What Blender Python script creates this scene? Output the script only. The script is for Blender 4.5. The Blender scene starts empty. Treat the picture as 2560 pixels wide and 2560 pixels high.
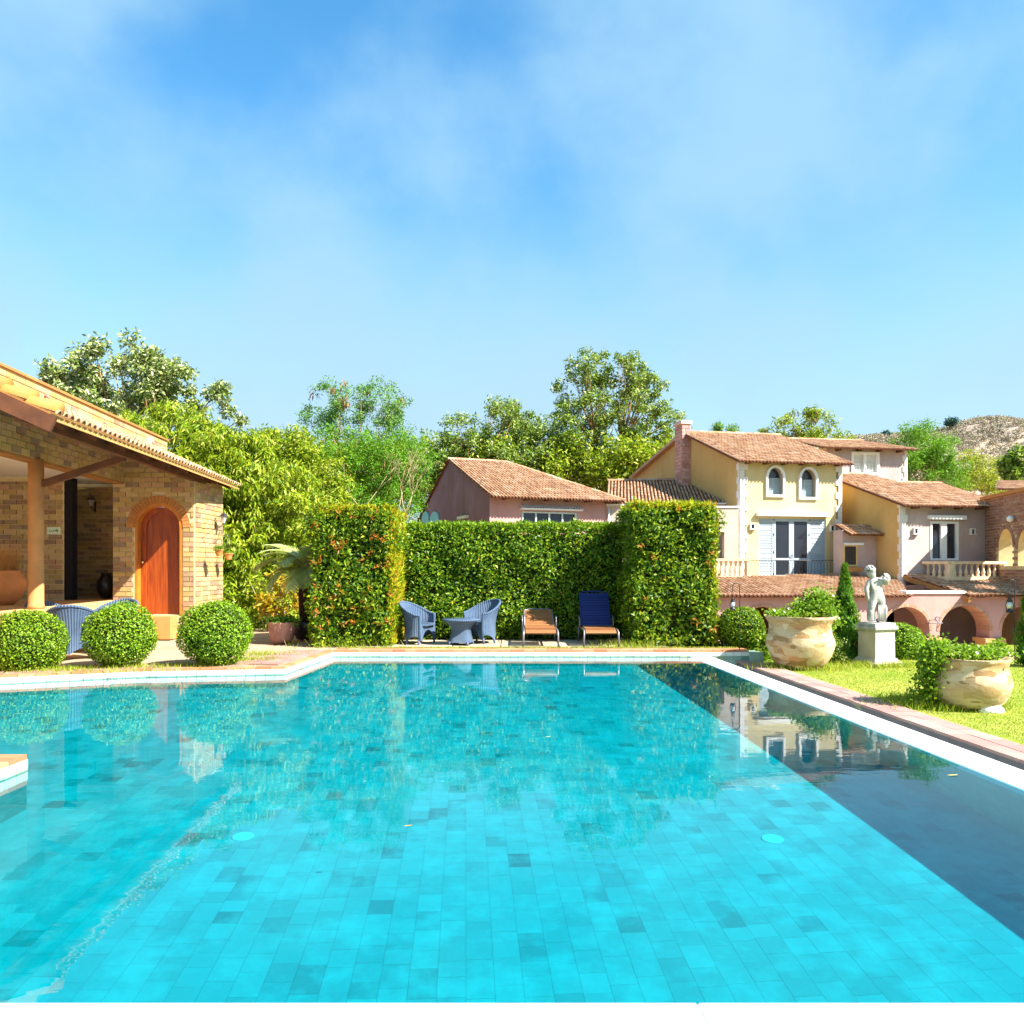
import bpy, math, random
import numpy as np
from mathutils import Vector, Matrix
from mathutils.geometry import tessellate_polygon

# ---------------------------------------------------------------- camera, world, sun, exposure
SC = bpy.context.scene
COL = SC.collection
F, HZ, H = 1921.0, 1418.0, 1.46          # focal length and horizon row in photo pixels, eye height in metres
cam = bpy.data.cameras.new('camera')
cam_o = bpy.data.objects.new('camera', cam)
COL.objects.link(cam_o)
cam_o.location = (0, 0, H)
cam_o.rotation_euler = (math.pi / 2, 0, 0)
cam.sensor_width = 36
cam.lens = 36 * F / 2560
cam.shift_y = (HZ - 1280) / 2560
cam.clip_end = 4000
SC.camera = cam_o

SUN = Vector((1.0, -0.55, 1.09)).normalized()
world = bpy.data.worlds.new('World')
SC.world = world
world.use_nodes = True
wn = world.node_tree
bg = wn.nodes['Background']
sky = wn.nodes.new('ShaderNodeTexSky')
sky.sky_type = 'NISHITA'
sky.sun_disc = False
sky.sun_elevation = math.asin(SUN.z)
sky.sun_rotation = math.atan2(SUN.x, SUN.y)
sky.air_density = 1.0
sky.dust_density = 0.6
sky.ozone_density = 2.0
hs = wn.nodes.new('ShaderNodeHueSaturation')
hs.inputs['Hue'].default_value = 0.488
hs.inputs['Saturation'].default_value = 1.30
hs.inputs['Value'].default_value = 1.9
wn.links.new(sky.outputs[0], hs.inputs['Color'])
tc = wn.nodes.new('ShaderNodeTexCoord')
mp = wn.nodes.new('ShaderNodeMapping')
mp.inputs['Scale'].default_value = (1.0, 1.0, 1.25)
mp.inputs['Location'].default_value = (5.2, 3.1, 0.7)
wn.links.new(tc.outputs['Generated'], mp.inputs['Vector'])
nz = wn.nodes.new('ShaderNodeTexNoise')
nz.inputs['Scale'].default_value = 2.9
nz.inputs['Detail'].default_value = 7.0
nz.inputs['Roughness'].default_value = 0.50
nz.inputs['Distortion'].default_value = 0.0
wn.links.new(mp.outputs[0], nz.inputs['Vector'])
cr = wn.nodes.new('ShaderNodeMapRange')
cr.inputs['From Min'].default_value = 0.32
cr.inputs['From Max'].default_value = 0.62
cr.inputs['To Min'].default_value = 0.0
cr.inputs['To Max'].default_value = 0.88
cr.interpolation_type = 'SMOOTHSTEP'
wn.links.new(nz.outputs['Fac'], cr.inputs['Value'])
mx = wn.nodes.new('ShaderNodeMixRGB')
mx.inputs[2].default_value = (2.6, 4.5, 6.0, 1)       # thin cloud veil, same scale as the physical sky
wn.links.new(cr.outputs[0], mx.inputs[0])
wn.links.new(hs.outputs[0], mx.inputs[1])
sx_ = wn.nodes.new('ShaderNodeSeparateXYZ'); wn.links.new(tc.outputs['Generated'], sx_.inputs[0])
hr = wn.nodes.new('ShaderNodeMapRange'); hr.interpolation_type = 'SMOOTHSTEP'
for i_, v_ in enumerate((0.0, 0.50, 1.0, 0.0)): hr.inputs[i_ + 1].default_value = v_
wn.links.new(sx_.outputs['Z'], hr.inputs[0])
mh = wn.nodes.new('ShaderNodeMixRGB'); mh.inputs[2].default_value = (3.4, 4.85, 5.95, 1)   # pale air low in the sky, all round
wn.links.new(hr.outputs[0], mh.inputs[0]); wn.links.new(mx.outputs[0], mh.inputs[1])
wn.links.new(mh.outputs[0], bg.inputs[0])
bg.inputs[1].default_value = 0.0505

sl = bpy.data.lights.new('sun', 'SUN')
sl.energy = 5.0
sl.angle = math.radians(0.5)
sl.color = (1.0, 0.95, 0.86)
sl.cycles.is_caustics_light = True                    # sunlight refracts through the pool surface
sun_o = bpy.data.objects.new('sun', sl)
COL.objects.link(sun_o)
sun_o.rotation_euler = SUN.to_track_quat('Z', 'Y').to_euler()
SC.view_settings.view_transform = 'Standard'
SC.view_settings.look = 'None'
SC.view_settings.gamma = 1
SC.view_settings.use_curve_mapping = False
SC.view_settings.exposure = 1.75
SC.cycles.max_bounces = 8
SC.cycles.transparent_max_bounces = 8

random.seed(7)
RNG = np.random.default_rng(11)

# ---------------------------------------------------------------- helpers
def S(px, py, d):
    """photo pixel at depth d -> world point"""
    return Vector(((px - 1280) / F * d, d, H + (HZ - py) / F * d))

def tag(o, label=None, cat=None, group=None, kind=None):
    if label: o['label'] = label
    if cat: o['category'] = cat
    if group: o['group'] = group
    if kind: o['kind'] = kind
    return o

def empty(name, loc=(0, 0, 0), label=None, cat=None, group=None, rz=0.0, parent=None):
    o = bpy.data.objects.new(name, None)
    COL.objects.link(o)
    o.location = loc
    o.rotation_euler = (0, 0, rz)
    o.empty_display_size = 0.2
    if parent: attach(o, parent)
    return tag(o, label, cat, group)

PW = {}
def world_loc(p):
    return PW.get(p.name, Vector((0, 0, 0)))

def attach(o, parent):
    o.parent = parent

def copy_tree(o, parent=None):
    c = o.copy()
    COL.objects.link(c)
    c.parent = parent
    for ch in [x for x in o.children]:
        copy_tree(ch, c)
    return c

class MB:
    """collects shapes and links them as ONE mesh object; vertices are in world space, stored relative to the parent"""
    def __init__(s):
        s.v = []; s.f = []; s.mi = []; s.smooth = []
    def add(s, vs, fs, mi=0, smooth=False):
        b = len(s.v)
        s.v.extend([tuple(v) for v in vs])
        for f in fs:
            s.f.append(tuple(b + i for i in f)); s.mi.append(mi); s.smooth.append(smooth)
    def hexa(s, p, mi=0):
        """8 corners: bottom 0-3 ccw, top 4-7 ccw"""
        s.add(p, [(3, 2, 1, 0), (4, 5, 6, 7), (0, 1, 5, 4), (1, 2, 6, 5), (2, 3, 7, 6), (3, 0, 4, 7)], mi)
    def box(s, a, b, mi=0):
        x0, y0, z0 = a; x1, y1, z1 = b
        s.hexa([(x0, y0, z0), (x1, y0, z0), (x1, y1, z0), (x0, y1, z0), (x0, y0, z1), (x1, y0, z1), (x1, y1, z1), (x0, y1, z1)], mi)
    def obox(s, c, ux, uy, uz, hx, hy, hz, mi=0):
        c = Vector(c); ux = Vector(ux) * hx; uy = Vector(uy) * hy; uz = Vector(uz) * hz
        s.hexa([c - ux - uy - uz, c + ux - uy - uz, c + ux + uy - uz, c - ux + uy - uz,
                c - ux - uy + uz, c + ux - uy + uz, c + ux + uy + uz, c - ux + uy + uz], mi)
    def beam(s, p, q, w, h, up=(0, 0, 1), mi=0):
        p = Vector(p); q = Vector(q); d = (q - p)
        L = d.length; d.normalize()
        side = d.cross(Vector(up))
        if side.length < 1e-5: side = d.cross(Vector((1, 0, 0)))
        side.normalize(); u = side.cross(d).normalized()
        s.obox((p + q) / 2, d, side, u, L / 2, w / 2, h / 2, mi)
    def prism(s, poly, z0, z1, mi=0):
        n = len(poly)
        vs = [(x, y, z0) for x, y in poly] + [(x, y, z1) for x, y in poly]
        tris = tessellate_polygon([[Vector((x, y, 0)) for x, y in poly]])
        fs = []
        for t in tris:
            a, b, c = t
            A, B, C = Vector(poly[a]), Vector(poly[b]), Vector(poly[c])
            if (B - A).cross(C - A) < 0: a, b, c = c, b, a
            fs.append((n + a, n + b, n + c)); fs.append((c, b, a))
        area = sum(poly[i][0] * poly[(i + 1) % n][1] - poly[(i + 1) % n][0] * poly[i][1] for i in range(n))
        for i in range(n):
            j = (i + 1) % n
            q = (i, j, n + j, n + i)
            fs.append(q if area > 0 else q[::-1])
        s.add(vs, fs, mi)
    def tube(s, pts, rads, seg=8, mi=0, cap=True, smooth=True):
        pts = [Vector(p) for p in pts]
        if not hasattr(rads, '__len__'): rads = [rads] * len(pts)
        n = len(pts); vs = []
        ref = None
        for i, p in enumerate(pts):
            t = (pts[min(i + 1, n - 1)] - pts[max(i - 1, 0)])
            if t.length < 1e-9: t = Vector((0, 0, 1))
            t.normalize()
            if ref is None:
                ref = t.cross(Vector((0, 0, 1)))
                if ref.length < 0.05: ref = t.cross(Vector((1, 0, 0)))
                ref.normalize()
            else:
                ref = (ref - t * ref.dot(t))
                ref.normalize()
            b = t.cross(ref)
            for k in range(seg):
                a = 2 * math.pi * k / seg
                vs.append(p + (ref * math.cos(a) + b * math.sin(a)) * rads[i])
        fs = []
        for i in range(n - 1):
            for k in range(seg):
                k2 = (k + 1) % seg
                fs.append((i * seg + k, i * seg + k2, (i + 1) * seg + k2, (i + 1) * seg + k))
        if cap:
            fs.append(tuple(range(seg))[::-1]); fs.append(tuple((n - 1) * seg + k for k in range(seg)))
        s.add(vs, fs, mi, smooth)
    def lathe(s, c, prof, seg=24, mi=0, smooth=True, cap=True, wob=0.0, rad=None):
        """prof: list of (r, z); c: base centre"""
        cx, cy, cz = c; vs = []
        ph = random.random() * 6
        for i, (r, z) in enumerate(prof):
            for k in range(seg):
                a = 2 * math.pi * k / seg
                rr = r * (1 + wob * math.sin(3 * a + ph + i * .7) + wob * .6 * math.sin(7 * a + i * 1.3))
                if rad: rr *= rad(a, z)
                vs.append((cx + rr * math.cos(a), cy + rr * math.sin(a), cz + z))
        fs = []
        for i in range(len(prof) - 1):
            for k in range(seg):
                k2 = (k + 1) % seg
                fs.append((i * seg + k, i * seg + k2, (i + 1) * seg + k2, (i + 1) * seg + k))
        if cap:
            fs.append(tuple(range(seg))[::-1]); fs.append(tuple((len(prof) - 1) * seg + k for k in range(seg)))
        s.add(vs, fs, mi, smooth)
    def ball(s, c, r, seg=10, rings=6, mi=0, sc=(1, 1, 1)):
        prof = [(max(r * math.sin(math.pi * i / rings), 1e-4) , -r * math.cos(math.pi * i / rings)) for i in range(rings + 1)]
        b = len(s.v)
        s.lathe((0, 0, 0), prof, seg, mi)
        for i in range(b, len(s.v)):
            x, y, z = s.v[i]
            s.v[i] = (c[0] + x * sc[0], c[1] + y * sc[1], c[2] + z * sc[2])
    def build(s, name, mats, parent=None, base=None, bevel=0.0, **tags):
        me = bpy.data.meshes.new(name)
        off = Vector((0, 0, 0))
        if parent is not None: off = wloc(parent)
        elif base is not None: off = Vector(base)
        me.from_pydata([(v[0] - off[0], v[1] - off[1], v[2] - off[2]) for v in s.v], [], s.f)
        if not isinstance(mats, (list, tuple)): mats = [mats]
        for m in mats: me.materials.append(m)
        me.polygons.foreach_set('material_index', s.mi)
        me.polygons.foreach_set('use_smooth', s.smooth)
        me.update()
        o = bpy.data.objects.new(name, me)
        COL.objects.link(o)
        if parent is not None: o.parent = parent
        elif base is not None: o.location = off
        if bevel:
            m = o.modifiers.new('edge', 'BEVEL'); m.width = bevel; m.segments = 1; m.limit_method = 'ANGLE'
        return tag(o, tags.get('label'), tags.get('cat'), tags.get('group'), tags.get('kind'))

def wloc(o):
    v = Vector((0, 0, 0))
    while o is not None:
        v += Vector(o.location); o = o.parent
    return v

def np_mesh(name, verts, nper, mat, parent=None, base=None, **tags):
    """verts (N*nper,3): faces of nper vertices each"""
    off = np.array(wloc(parent)) if parent is not None else (np.array(base) if base is not None else np.zeros(3))
    verts = (verts.reshape(-1, 3) - off).astype(np.float32)
    n = len(verts) // nper
    me = bpy.data.meshes.new(name)
    me.vertices.add(len(verts)); me.vertices.foreach_set('co', verts.ravel())
    me.loops.add(len(verts)); me.loops.foreach_set('vertex_index', np.arange(len(verts), dtype=np.int32))
    me.polygons.add(n)
    me.polygons.foreach_set('loop_start', np.arange(0, n * nper, nper, dtype=np.int32))
    me.update(calc_edges=True)
    me.materials.append(mat)
    o = bpy.data.objects.new(name, me)
    COL.objects.link(o)
    if parent is not None: o.parent = parent
    elif base is not None: o.location = off
    return tag(o, tags.get('label'), tags.get('cat'), tags.get('group'), tags.get('kind'))

# ---------------------------------------------------------------- materials
class NT:
    def __init__(s, name):
        s.m = bpy.data.materials.new(name); s.m.use_nodes = True
        s.t = s.m.node_tree; s.b = s.t.nodes['Principled BSDF']; s.out = s.t.nodes['Material Output']
    def n(s, typ, **kw):
        x = s.t.nodes.new(typ)
        for k, v in kw.items(): setattr(x, k, v)
        return x
    def l(s, a, b): s.t.links.new(a, b)
    def pos(s, scale=(1, 1, 1)):
        g = s.n('ShaderNodeTexCoord'); mp = s.n('ShaderNodeMapping'); mp.inputs['Scale'].default_value = scale
        ge = s.n('ShaderNodeNewGeometry')
        s.l(ge.outputs['Position'], mp.inputs['Vector']); return mp.outputs[0]
    def noise(s, scale, detail=4, rough=.55, vec=None, dist=0.0):
        x = s.n('ShaderNodeTexNoise'); x.inputs['Scale'].default_value = scale; x.inputs['Detail'].default_value = detail
        x.inputs['Roughness'].default_value = rough; x.inputs['Distortion'].default_value = dist
        s.l(vec if vec is not None else s.pos(), x.inputs['Vector']); return x.outputs['Fac']
    def ramp(s, fac, stops, interp='LINEAR'):
        r = s.n('ShaderNodeValToRGB'); e = r.color_ramp.elements; r.color_ramp.interpolation = interp
        while len(e) < len(stops): e.new(0.5)
        for i, (p, c) in enumerate(stops): e[i].position = p; e[i].color = (*c, 1)
        s.l(fac, r.inputs[0]); return r.outputs[0]
    def mix(s, fac, a, b, mode='MIX'):
        r = s.n('ShaderNodeMixRGB'); r.blend_type = mode
        for i, x in ((0, fac), (1, a), (2, b)):
            if isinstance(x, (int, float)): r.inputs[i].default_value = x
            elif isinstance(x, tuple): r.inputs[i].default_value = (*x, 1)
            else: s.l(x, r.inputs[i])
        return r.outputs[0]
    def math(s, op, a, b=0.0):
        r = s.n('ShaderNodeMath'); r.operation = op
        for i, x in ((0, a), (1, b)):
            if isinstance(x, (int, float)): r.inputs[i].default_value = x
            else: s.l(x, r.inputs[i])
        return r.outputs[0]
    def mr(s, v, a, b, c, d):
        r = s.n('ShaderNodeMapRange')
        for i, x in enumerate((a, b, c, d)): r.inputs[i + 1].default_value = x
        s.l(v, r.inputs[0]); return r.outputs[0]
    def rnd(s):
        g = s.n('ShaderNodeNewGeometry'); o = s.n('ShaderNodeObjectInfo')
        return s.math('FRACT', s.math('ADD', g.outputs['Random Per Island'], o.outputs['Random']))
    def bump(s, h, strength=.3, dist=.02):
        b = s.n('ShaderNodeBump'); b.inputs['Strength'].default_value = strength; b.inputs['Distance'].default_value = dist
        s.l(h, b.inputs['Height']); s.l(b.outputs[0], s.b.inputs['Normal'])
    def col(s, c):
        if isinstance(c, tuple): s.b.inputs['Base Color'].default_value = (*c, 1)
        else: s.l(c, s.b.inputs['Base Color'])
    def rough(s, r, spec=.4): s.b.inputs['Roughness'].default_value = r; s.b.inputs['Specular IOR Level'].default_value = spec

def m_plain(name, c, rough=.6, spec=.4, metal=0.0, var=.12, nscale=6, bump=.15):
    t = NT(name); n = t.noise(nscale, 5)
    t.col(t.mix(t.mr(n, .3, .7, 0, 1), tuple(x * (1 - var) for x in c), tuple(min(x * (1 + var), .9) for x in c)))
    t.rough(rough, spec); t.b.inputs['Metallic'].default_value = metal
    if bump: t.bump(t.noise(nscale * 6, 4), bump, .01)
    return t.m

def m_rand(name, stops, rough=.8, grain=.25, nscale=14, bump=.25, spec=.3, blotch=None):
    """one colour per piece"""
    t = NT(name); c = t.ramp(t.rnd(), stops)
    n = t.noise(nscale, 6, .65)
    c = t.mix(t.mr(n, .3, .75, 0, grain), c, tuple(x * .45 for x in stops[0][1]))
    if blotch: c = t.mix(t.mr(t.noise(blotch[0], 4), .45, .7, 0, blotch[2]), c, blotch[1])
    t.col(c); t.rough(rough, spec); t.bump(t.noise(nscale * 3, 5), bump, .01); return t.m

def m_stucco(name, c, stain=(.3, .25, .2), st=.35, scale=.9, hi=None):
    t = NT(name)
    a = t.noise(scale, 6, .6, dist=.6); b = t.noise(scale * 5, 5)
    k = t.mix(t.mr(a, .38, .68, 0, 1), c, hi or tuple(min(x * 1.15, .85) for x in c))
    v = t.noise(1.0, 5, .6, t.pos((2.6, 2.6, .45)))
    k = t.mix(t.mr(v, .52, .75, 0, st), k, stain)
    k = t.mix(t.mr(b, .45, .8, 0, .18), k, tuple(x * .7 for x in c))
    t.col(k); t.rough(.9, .2); t.bump(t.noise(22, 6), .25, .015); return t.m

def m_leaf(name, stops, trans=.35, gloss=.35, clump=None, tint=(.30, .42, .02)):
    t = NT(name)
    c = t.ramp(t.rnd(), stops)
    if clump:
        c = t.mix(t.mr(t.noise(clump[0], 3), .48, .62, 0, 1), c, t.ramp(t.rnd(), clump[1]))
    t.col(c); t.rough(max(gloss, .42), .22)
    tr = t.n('ShaderNodeBsdfTranslucent')
    t.l(t.mix(.35, c, tint), tr.inputs['Color'])
    mixs = t.n('ShaderNodeMixShader'); mixs.inputs[0].default_value = trans
    t.l(t.b.outputs[0], mixs.inputs[1]); t.l(tr.outputs[0], mixs.inputs[2]); t.l(mixs.outputs[0], t.out.inputs['Surface'])
    return t.m

M = {}
M['white_coping'] = m_plain('white_coping', (.62, .61, .59), .6, .4, var=.08, nscale=1.6, bump=.08)
M['weir'] = m_plain('weir_stone', (.78, .79, .80), .5, .4, var=.05, nscale=4, bump=.1)
M['brick_edge'] = m_rand('orange_brick', [(0, (.38, .15, .07)), (.5, (.48, .21, .10)), (1, (.52, .27, .15))], .8, .3, 18)
M['paver'] = m_rand('mauve_paver', [(0, (.26, .14, .12)), (.5, (.34, .19, .16)), (1, (.40, .23, .19))], .85, .3, 16, blotch=(2.0, (.42, .29, .24), .3))
M['paver_pink'] = m_rand('pink_paver', [(0, (.32, .17, .15)), (.5, (.39, .21, .18)), (1, (.44, .25, .21))], .85, .25, 16, blotch=(1.5, (.46, .32, .28), .4))
M['pool_mortar'] = m_plain('pool_mortar', (.23, .38, .32), .8, .3)
M['tile_white'] = m_rand('pale_glazed_tile', [(0, (.66, .72, .62)), (.5, (.74, .78, .70)), (1, (.76, .78, .66))], .35, .1, 10, .05, .5)
M['tile_band'] = m_rand('green_wet_tile', [(0, (.14, .30, .22)), (.35, (.25, .42, .30)), (.6, (.32, .48, .38)), (.8, (.36, .44, .22)), (.93, (.20, .42, .48)), (1, (.26, .15, .07))], .4, .3, 10, .1, .5)
M['tile_floor'] = m_rand('green_stone_tile', [(0, (.10, .21, .18)), (.02, (.15, .27, .23)), (.10, (.19, .335, .29)), (.16, (.22, .375, .32)), (.5, (.24, .405, .345)), (.85, (.26, .43, .365)), (1, (.32, .47, .40))], .7, .16, 6, .1, .3, blotch=(4.5, (.44, .56, .47), .6))
M['patio'] = m_plain('pale_concrete', (.37, .27, .18), .9, .2, var=.18, nscale=1.5)
M['slab'] = m_rand('concrete_slab', [(0, (.36, .30, .21)), (1, (.46, .38, .27))], .9, .3, 8)
M['dirt'] = m_plain('dry_soil', (.20, .15, .08), .95, .1, var=.3, nscale=2)
t = NT('lawn_ground'); n = t.noise(.7, 6, .6); n2 = t.noise(9, 5)
k = t.mix(t.mr(n, .35, .65, 0, 1), (.15, .24, .015), (.30, .30, .06)); k = t.mix(t.mr(n2, .4, .75, 0, .5), k, (.36, .32, .10)); t.col(k); t.rough(.95, .1); t.bump(t.noise(40, 4), .6, .03); M['lawn'] = t.m
M['base_ground'] = m_plain('rough_ground', (.16, .14, .06), .95, .1, var=.3, nscale=.2)
M['wood_dark'] = m_plain('dark_timber', (.10, .035, .015), .6, .4, var=.3, nscale=4)
M['wood_board'] = m_plain('ochre_board', (.36, .17, .05), .6, .4, var=.2, nscale=4)
M['orange_plaster'] = m_stucco('orange_plaster', (.56, .21, .07), (.45, .2, .07), .3, 1.2)
M['cream_plaster'] = m_stucco('cream_plinth_plaster', (.56, .33, .14), (.5, .3, .12), .3, 1.0)
M['mortar'] = m_plain('mortar_joint', (.62, .48, .26), .9, .2, var=.12, nscale=8)
M['brick'] = m_rand('ochre_brick', [(0, (.30, .17, .09)), (.1, (.27, .20, .15)), (.22, (.42, .28, .10)), (.5, (.50, .35, .13)), (.78, (.57, .42, .20)), (.9, (.52, .33, .19)), (1, (.42, .21, .13))], .85, .35, 12, .35, blotch=(5, (.52, .35, .18), .35))
M['arch_brick'] = m_rand('orange_arch_brick', [(0, (.42, .17, .05)), (1, (.52, .24, .07))], .8, .3, 16)
M['terracotta'] = m_rand('terracotta_tile', [(0, (.32, .16, .09)), (.3, (.46, .25, .13)), (.7, (.55, .33, .19)), (1, (.62, .43, .29))], .8, .4, 9, .2, blotch=(1.6, (.30, .17, .10), .3))
M['terracotta_bright'] = m_rand('orange_ridge_tile', [(0, (.40, .15, .03)), (1, (.50, .21, .05))], .7, .3, 7, .2)
M['roof_under'] = m_plain('roof_underside', (.16, .06, .03), .8, .2, var=.3)
M['roof_under_tan'] = m_plain('roof_batten', (.45, .26, .09), .8, .2)
t = NT('door_wood'); v = t.pos((9, 9, .8)); n = t.noise(2.2, 6, .6, v); k = t.ramp(n, [(.25, (.12, .018, .003)), (.5, (.27, .045, .005)), (.75, (.38, .085, .008))]); t.col(k); t.rough(.38, .5); t.bump(n, .1, .005); M['door'] = t.m
M['door_frame'] = m_plain('orange_timber', (.50, .17, .02), .45, .5, var=.2, nscale=5)
M['column'] = m_plain('sandstone_column', (.48, .24, .09), .85, .2, var=.16, nscale=3)
M['brass'] = m_plain('brass', (.7, .6, .4), .25, .5, metal=1, var=.1)
M['iron'] = m_plain('black_iron', (.025, .022, .028), .45, .5, var=.2)
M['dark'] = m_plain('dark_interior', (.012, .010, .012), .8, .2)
M['white_paint'] = m_plain('white_paint', (.78, .77, .74), .6, .4, var=.05, nscale=3)
M['terra_pot'] = m_plain('terracotta_pot', (.56, .22, .07), .75, .3, var=.18, nscale=3)
M['pot_mauve'] = m_plain('mauve_clay_pot', (.36, .18, .14), .8, .3, var=.25, nscale=4)
M['pot_black'] = m_plain('black_glazed_pot', (.02, .018, .02), .3, .5)
M['glass_dark'] = m_plain('window_glass', (.02, .022, .03), .06, .6, var=.3, nscale=.6, bump=0)
# ---------------------------------------------------------------- setting: ground, pool
# shoreline of the pool (inner edge, water level), clockwise seen from above starting near-left
def weir_x(y): return 3.13 + .06 * (13.56 - y)
P_NL, P_BL = (-3.83, 2.58), (-3.79, 6.0)
P_B2, P_L0 = (-9.6, 6.0), (-9.6, 9.1)
P_L1, P_L2, P_L3, P_F1 = (-6.93, 10.39), (-5.39, 11.02), (-3.345, 11.31), (-3.15, 13.56)
P_F2 = (4.18, 13.56)
WZ, FZ = -.12, -1.22

def slab(name, poly, z0, z1, mat, **k):
    m = MB(); m.prism(poly, z0, z1); return m.build(name, mat, kind='structure', **k)

slab('ground', [(-1500, -300), (1500, -300), (1500, 2600), (-1500, 2600)], -3.2, -3.0, M['base_ground'])
slab('courtyard', [(-80, 17.4), (-80, 90), (120, 90), (120, 17.4)][::-1], -1.6, -1.35, M['patio'])
# terraces at coping height (z = 0); the strips of coping pavers stand 4 mm proud of them
slab('terrace', [(-60, -30), (4.3, -30), (4.3, 2.10), (-60, 2.10)], -2.4, -.03, M['patio'])
slab('poolside_island', [(-60, 2.10), (-4.0, 2.10), (-3.96, 5.86), (-60, 5.86)], -2.4, -.03, M['patio'])
slab('terrace', [(-60, 5.86), (-9.75, 5.86), (-9.75, 9.2), (-60, 9.2)], -2.4, -.03, M['patio'])
def offs(p, dx, dy): return (p[0] + dx, p[1] + dy)
slab('patio', [(-60, 9.2), (-9.75, 9.2), offs(P_L1, -.06, .12), offs(P_L2, -.04, .12), offs(P_L3, -.12, .12), (-3.27, 13.68), (4.10, 13.68), (4.10, 17.0), (-3.6, 17.4), (-3.6, 60), (-60, 60)], -2.4, -.03, M['patio'])
slab('lawn', [(weir_x(-20) + 1.1, -20), (60, -20), (60, 16.6), (4.12, 16.6), (4.12, 13.9), (weir_x(13.6) + 1.1, 13.6)], -2.4, -.221, M['lawn'])

# pool shell walls and floor slab
m = MB()
def wall_seg(m, p, q, th, z0, z1):
    p = Vector((*p, 0)); q = Vector((*q, 0)); d = (q - p).normalized(); n = Vector((-d.y, d.x, 0))
    m.hexa([(*(p)[:2], z0), (*(q)[:2], z0), (*(q + n * th)[:2], z0), (*(p + n * th)[:2], z0),
            (*(p)[:2], z1), (*(q)[:2], z1), (*(q + n * th)[:2], z1), (*(p + n * th)[:2], z1)])
shore = [P_NL, P_BL, P_B2, P_L0, P_L1, P_L2, P_L3, P_F1, P_F2]
for a, b in zip(shore[:-1], shore[1:]): wall_seg(m, a, b, .12, -1.95, -.05)
wall_seg(m, (4.3, 2.58), (-4.0, 2.58), .12, -1.95, -.05)
pool_wall = m.build('pool_wall', M['tile_floor'], kind='structure')
m = MB(); m.box((-9.8, 2.3, -1.98), (4.4, 13.8, FZ - .005)); pool_floor = m.build('pool_floor', M['pool_mortar'], kind='structure')

# floor tiles: running bond along the depth axis; the 300 that show largest are objects, the rest one mesh
def refr(xs, ys):
    pass
tiles = []
TW, TL, J = .145, .20, .0013
ax = Vector((-.06, 1, 0)).normalized(); side = Vector((1, .06, 0)).normalized()
def inside_pool(x, y):
    if y < 2.6 or y > 13.54: return False
    if x > weir_x(y) + .25: return False
    if y < 6.0: return x > -3.83
    if x < -9.6: return False
    pts = [P_L0, P_L1, P_L2, P_L3, P_F1]
    for (x0, y0), (x1, y1) in zip(pts[:-1], pts[1:]):
        if x0 <= x <= x1: return y < y0 + (y1 - y0) * (x - x0) / (x1 - x0)
    return True
for i in range(-70, 38):
    offy = (i * .37) % 1 * TL
    yy_ = 2.4 + offy
    while yy_ < 13.6:
        tl_ = random.choice((.13, .16, .16, .20, .20, .24))
        c = side * (i * TW + .5 * TW) + ax * (yy_ + tl_ / 2); yy_ += tl_
        if inside_pool(c.x, c.y) and abs(c.x) < .62 * c.y + 3: tiles.append((c.x, c.y, random.uniform(-.0008, .0008), tl_))
def tile_rank(t):
    x, y, _, _l = t
    vis = abs(x) / (y - .9) < .64 and y > 3.75
    return -(1.0 / y ** 2.2) * (1 if vis else .0001)
tiles.sort(key=tile_rank)
protos = {}
for x, y, z, tl_ in tiles[:300]:
    if tl_ not in protos:
        tm = MB(); tm.obox((0, 0, -.006), side, ax, (0, 0, 1), TW / 2 - J / 2, tl_ / 2 - J / 2, .006)
        c = protos[tl_] = tm.build('tile', M['tile_floor'], parent=pool_floor)
    else: c = protos[tl_].copy(); COL.objects.link(c)
    c.location = (x, y, FZ + z)
rest = MB()
for x, y, z, tl_ in tiles[300:]:
    rest.obox((x, y, FZ - .006 + z), side, ax, (0, 0, 1), TW / 2 - J / 2, tl_ / 2 - J / 2, .006)
rest.build('tiles', M['tile_floor'], parent=pool_floor, kind='stuff')

# weir: pale slanting lip along the right side, catch channel behind it
def wpt(y, o): return weir_x(y) + o
m = MB()
y0, y1 = 2.3, 13.60
def strip(m, o0, o1, za, zb, zbot, ya=y0, yb=y1):
    m.hexa([(wpt(ya, o0), ya, zbot), (wpt(ya, o1), ya, zbot), (wpt(yb, o1), yb, zbot), (wpt(yb, o0), yb, zbot),
            (wpt(ya, o0), ya, za), (wpt(ya, o1), ya, zb), (wpt(yb, o1), yb, zb), (wpt(yb, o0), yb, za)])
strip(m, 0, .07, WZ - .012, -.088, -.26)
strip(m, .07, .30, -.088, -.084, -.26)
weir = m.build('pool_weir', M['weir'], kind='structure', bevel=.008)
m = MB(); strip(m, .006, .296, -.262, -.262, -1.95); m.build('weir_wall', M['tile_floor'], kind='structure').cycles.is_caustics_receiver = True
m = MB(); strip(m, .30, .84, -.42, -.42, -.6, 2.3, 13.6)
m.build('channel_water', m_plain('channel_water', (.06, .16, .17), .05, .5, bump=0), kind='structure')
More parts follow.
